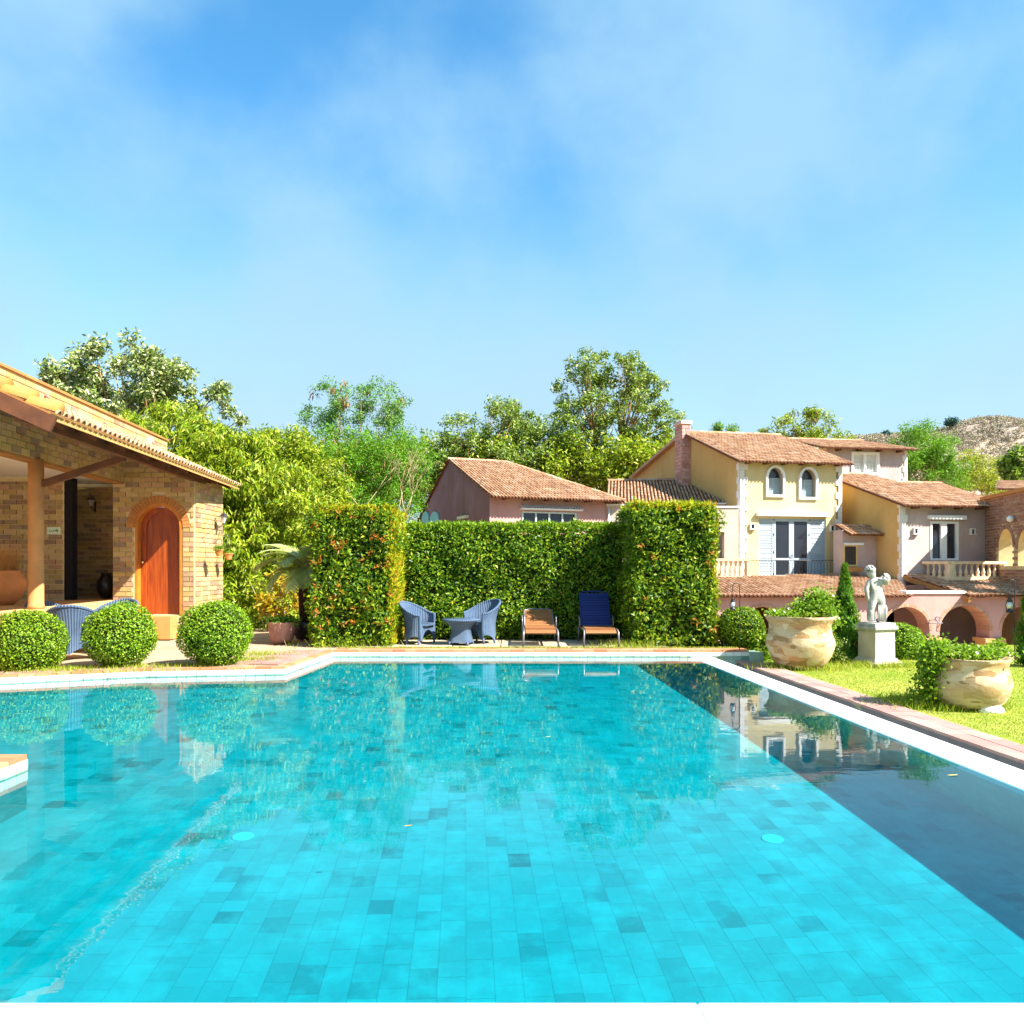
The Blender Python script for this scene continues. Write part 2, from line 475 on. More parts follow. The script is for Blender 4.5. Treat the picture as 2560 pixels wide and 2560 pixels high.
# inner face of the catch channel and the pink paver strip on it
m = MB(); strip(m, .84, 1.30, -.215, -.215, -2.2, -20, 13.62)
ch = m.build('channel_wall', m_plain('grey_channel_stone', (.17, .14, .15), .9, .2), kind='structure')
pv = []
yy = 13.58
while yy > 2.0:
    L = .24
    pv.append((yy, L)); yy -= L
pm = None
for yy, L in pv:
    for o0, o1 in ((.82, 1.02), (1.024, 1.23)):
        ya, yb = yy - L + .006, yy
        c = Vector(((wpt(ya, o0) + wpt(yb, o1)) / 2, (ya + yb) / 2, -.205))
        if pm is None:
            b_ = MB(); b_.obox((0, 0, 0), side, ax, (0, 0, 1), .099, L / 2 - .003, .015); pm = b_.build('paver', M['paver_pink'], parent=ch); o = pm
        else:
            o = pm.copy(); COL.objects.link(o)
        o.location = c + Vector((0, 0, random.uniform(-.002, .002)))
# far corner post of the pool wall, dark blue tile in shade
m = MB(); m.box((4.18, 13.50, -1.0), (4.42, 13.95, -.045)); m.build('pool_corner_wall', M['tile_band'], kind='structure')

# coping: pieces along the shoreline, orange edge course + mauve pavers; waterline tiles below
cop = MB(); cop.box((-60.0, 5.9, -.034), (-59.9, 5.95, -.03)); 
coping = MB()
def seg_iter(a, b, L):
    a = Vector((*a, 0)); b = Vector((*b, 0)); d = b - a; n = max(1, round(d.length / L)); u = d.normalized(); st = d.length / n
    nn = Vector((-u.y, u.x, 0))
    for i in range(n): yield a + u * (st * (i + .5)), u, nn, st
parts = []
def piece(parent, name, c, u, nn, hl, hw, hz, mat, cache={}):
    key = (name, round(hl, 3), round(hw, 3), round(hz, 3), mat.name)
    if key not in cache:
        b_ = MB(); b_.obox((0, 0, 0), (1, 0, 0), (0, 1, 0), (0, 0, 1), hl, hw, hz); o = b_.build(name, mat, parent=parent)
        cache[key] = o
    else:
        o = cache[key].copy(); COL.objects.link(o); o.parent = parent
    o.location = c; o.rotation_euler = (0, 0, math.atan2(u.y, u.x)); return o
cop_base = MB()
for a, b in zip(shore[:-1], shore[1:]): wall_seg(cop_base, a, b, .14, -.052, -.036)
pool_coping = cop_base.build('pool_coping', M['pool_mortar'], kind='structure')
ny = 0
for k, (a, b) in enumerate(zip(shore[:-1], shore[1:])):
    if k in (1, 2): 
        if k == 2: continue
    for c, u, nn, st in seg_iter(a, b, .21):
        z = random.uniform(-.001, .001)
        piece(pool_coping, 'coping_brick', c + nn * .055 + Vector((0, 0, -.020 + z)), u, nn, st / 2 - .003, .06, .0175, M['brick_edge'])
    for c, u, nn, st in seg_iter(a, b, .137):
        if k == 0 and c.y < 4.2: continue
        if k == 1 and c.x < -4.6: continue
        piece(pool_coping, 'edge_tile', c - nn * .004 + Vector((0, 0, -.072)), u, nn, st / 2 - .0025, .007, .032, M['tile_white'])
        piece(pool_coping, 'edge_tile', c - nn * .003 + Vector((0, 0, -.142)), u, nn, st / 2 - .0025, .006, .034, M['tile_band'])
# paver strips behind the edge course
def paver_rows(a, b, o0, o1, nrow, mat, L=.22):
    w = (o1 - o0) / nrow
    for r in range(nrow):
        for c, u, nn, st in seg_iter(a, b, L):
            piece(pool_coping, 'paver', c + nn * (o0 + w * (r + .5)) + Vector((0, 0, -.020 + random.uniform(-.0015, .001))), u, nn, st / 2 - .003, w / 2 - .003, .017, mat)
paver_rows(P_L1, P_L2, .118, .50, 2, M['paver'])
paver_rows((-9.3, 9.25), P_L1, .118, .50, 2, M['paver'])
paver_rows(P_L2, (-3.95, 11.22), .118, .50, 2, M['paver'])
paver_rows((-3.42, 11.6), P_F1, .118, .80, 4, M['paver'])
paver_rows(P_F1, P_F2, .118, .36, 1, M['brick_edge'])
paver_rows(P_NL, P_BL, .118, .50, 2, M['paver'])
paver_rows((-3.9, 6.0), (-6.0, 6.0), .118, .50, 2, M['brick_edge'])

# near coping: white rendered slab with a narrow joint
m = MB(); m.box((-4.0, 2.10, -.35), (.62, 2.58, 0.0)); m.box((.6212, 2.10, -.35), (4.6, 2.58, 0.0))
m.build('near_coping', M['white_coping'], kind='structure', bevel=.006)

# water
t = NT('pool_water'); nt = t.t; nt.nodes.remove(t.b)
rf = t.n('ShaderNodeBsdfRefraction'); rf.inputs['IOR'].default_value = 1.33; rf.inputs['Roughness'].default_value = 0
rf.inputs['Color'].default_value = (.035, .80, .97, 1)
gl = t.n('ShaderNodeBsdfGlossy'); gl.inputs['Roughness'].default_value = 0.0; gl.inputs['Color'].default_value = (1, 1, 1, 1)
fr = t.n('ShaderNodeFresnel'); fr.inputs['IOR'].default_value = 1.33
ms = t.n('ShaderNodeMixShader')
nv = t.noise(1.0, 3, .5, t.pos((2.2, 5.5, 1)), .3)
bp = t.n('ShaderNodeBump'); bp.inputs['Strength'].default_value = .04; bp.inputs['Distance'].default_value = .02
t.l(nv, bp.inputs['Height']); t.l(bp.outputs[0], gl.inputs['Normal']); t.l(bp.outputs[0], fr.inputs['Normal'])
t.l(fr.outputs[0], ms.inputs[0]); t.l(rf.outputs[0], ms.inputs[1]); t.l(gl.outputs[0], ms.inputs[2]); t.l(ms.outputs[0], t.out.inputs['Surface'])
poly = [(-3.9, 2.5), (-3.85, 6.02), (-9.65, 6.02), (-9.65, 9.15), offs(P_L1, -.02, .04), offs(P_L2, -.02, .04), offs(P_L3, -.02, .04), offs(P_F1, -.03, .05), (wpt(13.6, .04), 13.61), (wpt(2.5, .04), 2.5)]
m = MB()
tr_ = tessellate_polygon([[Vector((x, y, 0)) for x, y in poly]])
fs = []
for a, b, c in tr_:
    A, B, C = (Vector(poly[i]) for i in (a, b, c))
    fs.append((a, b, c) if (B - A).cross(C - A) > 0 else (c, b, a))
m.add([(x, y, WZ) for x, y in poly], fs, 0, True)
water = m.build('water', t.m, kind='structure')
water.cycles.is_caustics_caster = True

# floor drains and floating leaves
dm = m_plain('white_grate', (.75, .78, .76), .5)
def drain(px, py, lab):
    # surface point -> refracted floor point
    c = (py - HZ); ds = (H - WZ) * F / c; xs = (px - 1280) / F * ds
    hd = math.hypot(ds, xs); th = math.atan(hd / (H - WZ)); tr = math.asin(math.sin(th) / 1.33)
    e = math.tan(tr) * (WZ - FZ); x, y = xs * (1 + e / hd), ds * (1 + e / hd)
    m = MB()
    m.lathe((x, y, FZ), [(.075, .002), (.075, .012), (.058, .014), (.056, .010), (.012, .010), (.010, .014)], 24, smooth=False)
    o = m.build('pool_drain', dm, base=(x, y, FZ), label=lab, cat='drain', group='round drains in the pool floor')
drain(608, 2092, 'round white drain in the pool floor nearer the brick pavilion')
drain(1932, 2098, 'round white drain in the pool floor nearer the shaded strip by the weir')
lm = m_plain('yellow_dead_leaf', (.55, .45, .08), .6)
def flo(px, py, L, lab, mat):
    c = py - HZ; d = (H - WZ) * F / c; x = (px - 1280) / F * d
    m = MB(); z = WZ + .003
    m.add([(x - L, d, z), (x - L * .3, d - L * .22, z + .002), (x + L * .5, d - L * .2, z + .004), (x + L, d + L * .1, z + .006), (x + L * .3, d + L * .25, z + .003), (x - L * .4, d + L * .2, z + .002)],
          [(0, 1, 2, 3, 4, 5)])
    m.build('floating_leaf', mat, base=(x, d, z), label=lab, cat='leaf', group='leaves floating on the pool')
flo(2382, 1939, .045, 'yellow leaf floating in the dark blue water beside the white weir', lm)
flo(1370, 1843, .03, 'small pale leaf floating on the water below the wicker table', lm)
flo(1020, 2066, .03, 'small orange leaf floating on the bright open water', m_plain('orange_leaf', (.6, .25, .05), .6))

# underside receivers for the refracted sunlight
for o in SC.objects:
    if o.type == 'MESH' and o.name.split('.')[0] in ('tile', 'tiles', 'pool_floor', 'pool_wall', 'edge_tile', 'pool_weir', 'pool_drain', 'near_coping'):
        o.cycles.is_caustics_receiver = True
# ---------------------------------------------------------------- faces, brickwork, tiled roofs
class Face:
    """vertical plane: s runs along it to the viewer's right, w outward"""
    def __init__(f, o, d):
        f.o = Vector((o[0], o[1], 0)); dd = Vector((d[0], d[1], 0)); f.d = dd.normalized(); f.n = Vector((f.d.y, -f.d.x, 0))
    def uv(f, px, py):
        k = (px - 1280) / F
        s = (k * f.o.y - f.o.x) / (f.d.x - k * f.d.y)
        return s, H + (HZ - py) / F * (f.o.y + f.d.y * s)
    def P(f, s, z, w=0.0):
        v = f.o + f.d * s + f.n * w
        return Vector((v.x, v.y, z))
    def box(f, m, s0, s1, z0, z1, w0, w1, mi=0):
        P = f.P
        m.hexa([P(s0, z0, w1), P(s1, z0, w1), P(s1, z0, w0), P(s0, z0, w0), P(s0, z1, w1), P(s1, z1, w1), P(s1, z1, w0), P(s0, z1, w0)], mi)
    def rect(f, px0, py0, px1, py1):
        a = f.uv(px0, py0); b = f.uv(px1, py1); mid = f.uv((px0 + px1) / 2, py0), f.uv((px0 + px1) / 2, py1)
        return a[0], b[0], mid[1][1], mid[0][1]          # s0, s1, z0, z1
    def wall(f, m, outer, holes=(), th=.2, mi=0, w=0.0):
        loops = [outer] + list(holes)
        flat = [p for l in loops for p in l]
        tr = tessellate_polygon([[Vector((a, b, 0)) for a, b in l] for l in loops])
        n = len(flat)
        vs = [f.P(a, b, w) for a, b in flat] + [f.P(a, b, w - th) for a, b in flat]
        fs = []
        for a, b, c in tr:
            A, B, Cc = (Vector(flat[i]) for i in (a, b, c))
            if (B - A).cross(Cc - A) < 0: b, c = c, b
            fs.append((a, b, c)); fs.append((n + c, n + b, n + a))
        i0 = 0
        for l in loops:
            for i in range(len(l)):
                j = (i + 1) % len(l)
                fs.append((i0 + i, n + i0 + i, n + i0 + j, i0 + j))
            i0 += len(l)
        m.add(vs, fs, mi)
def arch_poly(sc, hw, z0, zs, rz=None, n=14):
    """opening with a round head: centre sc, half width hw, sill z0, spring zs"""
    rz = rz or hw
    return [(sc - hw, z0), (sc + hw, z0)] + [(sc + hw * math.cos(a), zs + rz * math.sin(a)) for a in [math.pi * i / n for i in range(n + 1)]]
def ring(f, m, sc, zs, r0, r1, w0, w1, n=20, a0=0, a1=math.pi, gap=.0, mi=0, rz=1.0):
    for i in range(n):
        A = a0 + (a1 - a0) * i / n + gap; B = a0 + (a1 - a0) * (i + 1) / n - gap
        q = []
        for w in (w1, w0):
            q.append([f.P(sc + r * math.cos(t_), zs + r * rz * math.sin(t_), w) for r, t_ in ((r0, A), (r1, A), (r1, B), (r0, B))])
        p = q[0] + q[1]
        m.add(p, [(0, 1, 2, 3), (7, 6, 5, 4), (0, 4, 5, 1), (1, 5, 6, 2), (2, 6, 7, 3), (3, 7, 4, 0)], mi)
def pip(x, y, poly):
    c = False; j = len(poly) - 1
    for i in range(len(poly)):
        xi, yi = poly[i]; xj, yj = poly[j]
        if (yi > y) != (yj > y) and x < (xj - xi) * (y - yi) / (yj - yi) + xi: c = not c
        j = i
    return c
BL, BH, BJ = .272, .104, .016
def bricks_on(f, s0, s1, z0, z1, skip=None, w=.004, out=None, bl=BL, bh=BH):
    r = 0; z = z0
    while z < z1 - .03:
        zt = min(z + bh - BJ, z1)
        s = s0 - (bl / 2 if r % 2 else 0)
        while s < s1:
            a, b = max(s, s0), min(s + bl - BJ, s1)
            if b - a > .03 and not (skip and skip((a + b) / 2, (z + zt) / 2, a, b)):
                out.append((f, a, b, z, zt, w + random.uniform(-.002, .004)))
            s += bl
        z += bh; r += 1
def flush_bricks(parent, lst, mat, nmax=300, part='brick', rest='bricks'):
    def size(b):
        f, a, c, z0, z1, w = b; p = f.P((a + c) / 2, (z0 + z1) / 2)
        q0, q1 = f.P(a, z0), f.P(c, z0)
        X0, X1 = q0.x / q0.y * F, q1.x / q1.y * F
        ok = abs(p.x / p.y) < .68
        return -abs(X1 - X0) * (z1 - z0) / p.y * (1 if ok else .001)
    lst.sort(key=size)
    cache = {}; org = wloc(parent)
    for f, a, c, z0, z1, w in lst[:nmax]:
        key = (round(c - a, 2), round(z1 - z0, 2))
        if key not in cache:
            b_ = MB(); b_.box((-(c - a) / 2, -.02, -(z1 - z0) / 2), ((c - a) / 2, .012, (z1 - z0) / 2))
            o = b_.build(part, mat); cache[key] = o
        else:
            o = cache[key].copy(); COL.objects.link(o)
        o.parent = parent
        p = f.P((a + c) / 2, (z0 + z1) / 2, w); o.location = p - org
        o.rotation_euler = (0, 0, math.atan2(f.d.y, f.d.x)); o.rotation_euler.z += random.uniform(-.004, .004)
    if len(lst) > nmax:
        m = MB()
        for f, a, c, z0, z1, w in lst[nmax:]: f.box(m, a, c, z0, z1, -.012, w + .018)
        m.build(rest, mat, parent=parent, kind='stuff')

def tiled_roof(parent, poly, e0, e1, mat, tw=.19, tl=.34, r=.055, under=None, name='roof', thick=.045, nmax=0, ridge=None):
    """poly: 3-D polygon; e0->e1: eave line. Barrel tiles run up the slope."""
    P0 = Vector(e0); u = (Vector(e1) - P0); u.normalize()
    nrm = Vector((0, 0, 0))
    pv_ = [Vector(p) for p in poly]
    for i in range(len(pv_)):
        nrm += pv_[i].cross(pv_[(i + 1) % len(pv_)])
    nrm.normalize()
    if nrm.z < 0: nrm = -nrm
    v = nrm.cross(u).normalized()
    if v.z < 0: v = -v
    p2 = [((p - P0).dot(u), (p - P0).dot(v)) for p in pv_]
    m = MB()
    n = len(pv_)
    top = [p - nrm * .012 for p in pv_]; bot = [p - nrm * thick for p in pv_]
    a2 = sum(p2[i][0] * p2[(i + 1) % n][1] - p2[(i + 1) % n][0] * p2[i][1] for i in range(n))
    idx = list(range(n)) if a2 > 0 else list(range(n))[::-1]
    if u.cross(v).dot(nrm) < 0: idx = idx[::-1]
    m.add(top + bot, [tuple(idx), tuple(n + i for i in idx[::-1])] + [(i, n + i, n + (i + 1) % n, (i + 1) % n) if idx[0] < idx[-1] else ((i + 1) % n, n + (i + 1) % n, n + i, i) for i in range(n)])
    ro = m.build(name, under or M['roof_under'], parent=parent)
    us = [p[0] for p in p2]; vs_ = [p[1] for p in p2]
    cells = []
    nu = max(1, round((max(us) - min(us)) / tw)); tw = (max(us) - min(us)) / nu
    for i in range(nu):
        uc = min(us) + (i + .5) * tw
        vv = min(vs_)
        while vv < max(vs_):
            if pip(uc, vv + tl * .4, p2): cells.append((uc, vv))
            vv += tl
    A = [math.pi * k / 5 for k in range(6)]
    def tile(mm, uc, vv, org=None):
        du = random.uniform(-.004, .004); lift = random.uniform(0, .006)
        rows = []
        for vq, rr, h in ((vv - .05, r, .018 + lift), (vv + tl, r * .86, .0 + lift)):
            c = P0 + u * (uc + du) + v * vq + nrm * h
            if org is not None: c = c - org
            rows.append([c + u * (rr * math.cos(a)) + nrm * (rr * math.sin(a)) for a in A])
        inner = [P0 + u * (uc + du) + v * (vv - .05) + nrm * (.018 + lift) + u * ((r - .014) * math.cos(a)) + nrm * ((r - .014) * math.sin(a)) for a in A]
        if org is not None: inner = [x - org for x in inner]
        vs = rows[0] + rows[1] + inner
        fs = [(k + 1, k, 6 + k, 7 + k) for k in range(5)] + [(k, k + 1, 13 + k, 12 + k) for k in range(5)]
        mm.add(vs, fs, 0, False)
    if nmax:
        cam_ = Vector((0, 0, H))
        def rank(c):
            p = P0 + u * c[0] + v * c[1]; q = p - cam_
            return -abs(q.dot(nrm)) / q.length ** 3 * (1 if p.y > 0 and abs(p.x / p.y) < .68 else 1e-4)
        cells.sort(key=rank)
        proto = None
        for uc, vv in cells[:nmax]:
            if proto is None:
                b_ = MB(); org = P0 + u * uc + v * vv; tile(b_, uc, vv, org); proto = b_.build('roof_tile', mat); o = proto
            else: o = proto.copy(); COL.objects.link(o)
            o.parent = ro; o.location = P0 + u * uc + v * vv - wloc(ro)
        cells = cells[nmax:]
    if cells:
        mm = MB()
        for uc, vv in cells: tile(mm, uc, vv)
        mm.build('roof_tiles', mat, parent=ro, kind='stuff')
    if ridge:
        for a, b in ridge: ridge_tiles(ro, a, b, mat)
    return ro
def ridge_tiles(parent, a, b, mat, r=.085, L=.36):
    a = Vector(a); b = Vector(b); d = (b - a); n = max(1, round(d.length / L)); d.normalize(); st = (b - a).length / n
    side_ = d.cross(Vector((0, 0, 1))).normalized(); up = side_.cross(d).normalized()
    m = MB()
    for i in range(n):
        lo = random.uniform(0, .008)
        rows = []
        for k, rr in ((0, r), (1, r * .86)):
            c = a + d * st * (i + k * 1.06)
            rows.append([c + side_ * rr * math.cos(t_) + up * (rr * math.sin(t_) + lo - .01) for t_ in [math.pi * q / 6 for q in range(7)]])
        m.add(rows[0] + rows[1], [(q, q + 1, 8 + q, 7 + q) for q in range(6)] + [tuple(range(7))])
    return m.build('ridge_tiles', mat, parent=parent)

# ---------------------------------------------------------------- brick pavilion on the left
E_ = Vector((-.085, 1, 0)).normalized()
def XW(y): return -8.13 - .085 * (y - 16.1)        # wall above the veranda beam
def XE(y): return -6.35 - .085 * (y - 17.65)       # eave
PAV = empty('brick_pavilion', (-8, 16.1, 0), 'ochre brick pavilion with arched wooden door and tiled lean-to roof', 'building')
bl = []
fd = Face((-8.36, 16.1), (1, 0))                    # door wall
fs_ = Face((-6.646, 16.1), (-.03, 1))               # sunlit side wall
fb = Face((-16, 16.1), (1, 0))                      # veranda back wall
fr_ = Face((-9.6, 17.5), (1, 0))                    # recess wall
fw = Face((XW(6), 6), (-.085, 1))                   # beam and parapet wall (faces right)
s0, s1, z0, z1 = fd.rect(339, 1261, 455, 1533)
dc, dw = (s0 + s1) / 2, (s1 - s0) / 2
zs = z1 - dw
m = MB()
fd.wall(m, [(0, 0), (1.714, 0), (1.714, 3.42), (0.23, 4.0), (0.0, 4.0)], [arch_poly(dc, dw, .46, zs)], .22)
fb.wall(m, [(0, 0), (16 - 9.39, 0), (16 - 9.39, 3.6), (0, 3.6)], [], .2)
fr_.wall(m, [(-1.2, 0), (1.2, 0), (1.2, 3.6), (-1.2, 3.6)], [], .2)
m.box((-8.36, 16.322, 0), (-8.14, 17.5, 3.6)); m.box((-10.6, 16.31, 0), (-10.4, 17.5, 3.6)); m.box((-16, 17.3, 3.6), (-8.2, 17.6, 4.4))
fs_.wall(m, [(.0, 0), (1.66, 0), (1.66, 3.36), (0, 3.4)], [], .2, w=0.002)
lw = 12.6
fw.wall(m, [(0, 3.245), (lw, 3.245), (lw, 4.50), (0, 4.50)], [], .24)
wall = m.build('wall', M['mortar'], parent=PAV)
AR = dw * 1.0 + .16
def skip_door(s, z, a, b): return (math.hypot(s - dc, z - zs) < AR + .05 and z >= zs - .05) or z > Rz0(s) - .14
def Rz0(s): return 3.35 + .455 * max(0, (-6.35 - .085 * (16.1 - 17.65)) - (-8.36 + s))
hole_s = (dc - dw - .035, dc + dw + .035)
bricks_on(fd, .012, hole_s[0], .02, zs, None, out=bl)
bricks_on(fd, hole_s[1], 1.70, .02, zs, None, out=bl)
bricks_on(fd, .012, 1.70, zs + .02, 4.0, skip_door, out=bl)
bricks_on(fs_, .016, 1.645, .02, 3.30, None, out=bl)
bricks_on(fb, 3.6, 16 - 9.41, .80, 3.25, None, out=bl)
bricks_on(fr_, -1.1, 1.2, .80, 3.3, None, out=bl)
sA = (11.2 - 6) / E_.y
bricks_on(fw, sA - 1.2, (16.08 - 6) / E_.y, 3.26, 3.82, None, out=bl)
bricks_on(fw, sA - 1.2, lw - .02, 3.86, 4.46, None, out=bl)
flush_bricks(wall, bl, M['brick'])
# arch ring, frame, door
m = MB(); ring(fd, m, dc, zs, dw + .03, AR + .02, -.1, .03, 26, gap=.006)
m.build('arch_ring', M['arch_brick'], parent=PAV)
m = MB(); ring(fd, m, dc, zs, dw - .045, dw + .03, -.16, .012, 24)
fd.box(m, dc - dw - .0, dc - dw + .045, .46, zs, -.16, .012); fd.box(m, dc + dw - .045, dc + dw + .0, .46, zs, -.16, .012)
m.build('door_frame', M['door_frame'], parent=PAV)
m = MB(); fd.wall(m, arch_poly(dc, dw - .05, .465, zs), [], .05, w=-.17)
door = m.build('door', M['door'], parent=PAV)
m = MB()
ring(fd, m, dc, zs, dw - .16, dw - .05, -.17, -.135, 20)
fd.box(m, dc - dw + .05, dc - dw + .16, .47, zs, -.17, -.135); fd.box(m, dc + dw - .16, dc + dw - .05, .47, zs, -.17, -.135)
for k in range(1, 4): fd.box(m, dc - dw + .16 + k * .145, dc - dw + .164 + k * .145, .47, zs + .2, -.171, -.1675)
m.build('door_rim', M['door'], parent=door)
m = MB(); p = fd.P(dc - dw + .10, 1.46 + (1418 - 1405) / F * 16.1, -.10)
m.ball(p, .032); m.tube([p + Vector((0, .01, 0)), p + Vector((0, .06, 0))], [.012, .02], 8)
m.build('handle', M['brass'], parent=door)
m = MB(); fd.box(m, dc - .75, dc + .48, 0, .455, .22, .55)
m.build('door_step', M['orange_plaster'], parent=PAV)
# veranda floor, column, ceiling, timber
def XF(y): return -7.60 - .085 * (y - 12.7)
m = MB()
m.prism([(-20, 4), (XF(4), 4), (XF(15.98), 15.98), (-20, 15.98)], -.02, .77)
m.prism([(-9.45, 15.98), (-8.37, 15.98), (-8.37, 17.5), (-9.45, 17.5)], -.02, .77)
m.build('veranda_floor', M['cream_plaster'], parent=PAV)
m = MB(); m.prism([(-20, 6), (XW(6) - .2, 6), (XW(17.4) - .2, 17.4), (-20, 17.4)], 3.34, 3.40); m.build('ceiling', M['white_paint'], parent=PAV)
cx, cy = S(90, 1418, 12.7).x, 12.7
m = MB(); m.lathe((cx, cy, .77), [(.125, 0), (.125, .06), (.118, .08), (.116, 1.2), (.118, 2.475)], 20)
m.build('column', M['column'], parent=PAV)
m = MB(); fw.box(m, 0, (16.08 - 6) / E_.y, 3.20, 3.244, -.24, .012); m.build('beam', M['wood_board'], parent=PAV)
def Rz(y, u_): return 3.35 + .455 * u_            # roof height at distance u from the eave
def Rp(y, u_, dz=0): return Vector((XE(y) - u_, y - .085 * u_, Rz(y, u_) + dz))
ya, yb = 9.43, 17.95
ctop = 1.93
tiled_roof(PAV, [Rp(ya, 0), Rp(yb, 0), Rp(yb, ctop), Rp(ya, ctop)], Rp(ya, 0), Rp(yb, 0), M['terracotta'], tw=.158, tl=.33, r=.058, under=M['roof_under_tan'], nmax=300)
m = MB()
m.beam(Rp(ya + .05, .42, -.20), Rp(yb - .1, .42, -.20), .10, .17)
m.beam(Rp(ya + .05, 1.35, -.17), Rp(yb - .1, 1.35, -.17), .08, .12)
yy = ya + .5
while yy < yb:
    m.beam(Rp(yy, .10, -.115), Rp(yy, ctop - .02, -.115), .06, .085); yy += .95
m.build('rafters', M['wood_dark'], parent=PAV)
m = MB(); m.beam((cx + .08, cy, 2.83), Rp(cy + .04, .47, -.30), .075, .11); m.build('brace', M['wood_dark'], parent=PAV)
m = MB()   # gable board under the near verge
m.beam(Rp(ya - .05, -.05, -.125), Rp(ya - .05, ctop, -.125), .05, .20); m.build('verge_board', M['wood_dark'], parent=PAV)
m = MB(); m.beam(Rp(ya, .01, -.065), Rp(yb, .01, -.065), .025, .035); m.build('eave_batten', M['roof_under_tan'], parent=PAV)
# verge: big bright half-round tiles climbing the near edge
vt = None
d_ = (Rp(ya, 1) - Rp(ya, 0)).normalized()
for i in range(6):
    b_ = MB(); a0 = Rp(ya + .06, 0) + d_ * (.335 * i - .03); a1 = a0 + d_ * .37
    nn_ = Vector((0, 1, 0)); up_ = Vector((-d_.z, 0, d_.x)); up_ = up_ if up_.z > 0 else -up_
    rows = []
    for c, rr in ((a0 + up_ * .03, .13), (a1 - up_ * .015, .09)):
        rows.append([c + nn_ * (-rr * math.cos(q)) + up_ * (rr * 1.1 * math.sin(q) + .01) for q in [math.pi * k / 8 for k in range(9)]])
    rows[0] = [x - Vector((0, 0, 0)) for x in rows[0]]
    b_.add(rows[0] + rows[1], [(q, q + 1, 10 + q, 9 + q) for q in range(8)] + [tuple(range(9))[::-1]], 0, True)
    sk = [Vector((x.x, ya - .055, x.z)) for x in ()]
    p_ = [a0 + nn_ * -.115, a1 + nn_ * -.10]
    b_.add([p_[0], p_[1], p_[1] - up_ * .07, p_[0] - up_ * .07], [(0, 3, 2, 1)])
    b_.build('verge_tile', M['terracotta_bright'], parent=PAV)
# parapet capping tiles and drain spouts
nseg = 34; m = None
for i in range(nseg):
    sA_, sB_ = i * lw / nseg, (i + 1) * lw / nseg - .008
    b_ = MB(); fw.box(b_, sA_, sB_, 4.502, 4.545, -.28, .05); b_.build('capping_tile', M['arch_brick'], parent=PAV)
for px, py in ((108, 990), (256, 1058), (375, 1106)):
    s_, z_ = fw.uv(px, py)
    b_ = MB(); b_.tube([fw.P(s_, z_, -.02), fw.P(s_, z_, .07), fw.P(s_, z_ - .06, .10)], [.028, .026, .012], 8); b_.build('spout', M['pot_mauve'], parent=PAV)
# dark doorway beside the recess
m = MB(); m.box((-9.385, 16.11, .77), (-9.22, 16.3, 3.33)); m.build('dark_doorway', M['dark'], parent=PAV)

# exit sign
s0, s1, z0, z1 = fb.rect(121, 1318, 154, 1336)
sg = m_plain('sign_face', (.62, .72, .55), .5, var=.03)
gr = m_plain('sign_green', (.01, .22, .10), .5)
m = MB(); fb.box(m, s0, s1, z0, z1, .006, .05); ex = m.build('exit_sign', sg, base=fb.P(s0, z0, .03), label='pale green exit sign with arrow on the veranda brick wall', cat='sign')
m = MB()
def strokes(f, m, s, z, w, h, segs, t_=.012, wo=.052):
    for x0, y0, x1, y1 in segs:
        p, q = f.P(s + x0 * w, z + y0 * h, wo), f.P(s + x1 * w, z + y1 * h, wo); m.beam(p, q, .004, t_, up=f.n.cross((q - p).normalized()) if (q - p).length > 0 else (0, 0, 1))
W_ = s1 - s0; zc = z0 + (z1 - z0) * .30; hh = (z1 - z0) * .42
fb.box(m, s0 + W_ * .62, s0 + W_ * .74, zc + hh * .33, zc + hh * .67, .05, .053)
m.add([fb.P(s0 + W_ * .73, zc - .01, .053), fb.P(s0 + W_ * .87, zc + hh / 2, .053), fb.P(s0 + W_ * .73, zc + hh + .01, .053)], [(0, 1, 2)])
m.build('arrow', gr, parent=ex)
fc = bpy.data.curves.new('lettering', 'FONT'); fc.body = 'EXIT'; fc.size = .068; fc.extrude = .0008
f0 = bpy.data.objects.new('t_', fc); me_ = bpy.data.meshes.new_from_object(f0); bpy.data.objects.remove(f0)
fo = bpy.data.objects.new('lettering', me_); COL.objects.link(fo); fo.parent = ex
fo.location = fb.P(s0 + W_ * .16, zc + .002, .053) - wloc(ex); fo.rotation_euler = (math.pi / 2, 0, 0); me_.materials.clear(); me_.materials.append(gr)

# lamps
def wall_lantern(f, px, py, size, label, w0=0.0):
    s_, z_ = f.uv(px, py)
    o = empty('wall_lantern', f.P(s_, z_, w0), label, 'lamp')
    k = size
    m = MB(); m.tube([f.P(s_, z_ - .12 * k, w0 + .012), f.P(s_, z_ + .12 * k, w0 + .012)], [.02 * k, .02 * k], 6)
    m.tube([f.P(s_, z_ - .02 * k, w0 + .01), f.P(s_, z_ - .10 * k, w0 + .10 * k), f.P(s_, z_ - .02 * k, w0 + .20 * k)], .010 * k, 6)
    m.build('bracket', M['iron'], parent=o)
    c = f.P(s_, z_, w0 + .20 * k)
    m = MB(); m.lathe((c.x, c.y, c.z), [(.03 * k, 0), (.075 * k, .15 * k)], 6, smooth=False); m.build('glass', m_plain('lamp_glass', (.45, .43, .42), .15, .6), parent=o)
    m = MB(); m.lathe((c.x, c.y, c.z + .152 * k), [(.105 * k, 0), (.06 * k, .05 * k), (.012 * k, .08 * k), (.008 * k, .12 * k)], 6, smooth=False)
    m.lathe((c.x, c.y, c.z - .03 * k), [(.015 * k, 0), (.035 * k, .028 * k)], 6)
    m.build('cap', M['iron'], parent=o)
    return o
wall_lantern(fs_, 534, 1308, 1.0, 'black iron lantern on the sunlit brick side wall above the hanging pots', .02)
wall_lantern(fr_, 240, 1268, .95, 'dark lantern on the shaded brick wall of the veranda recess', .02)
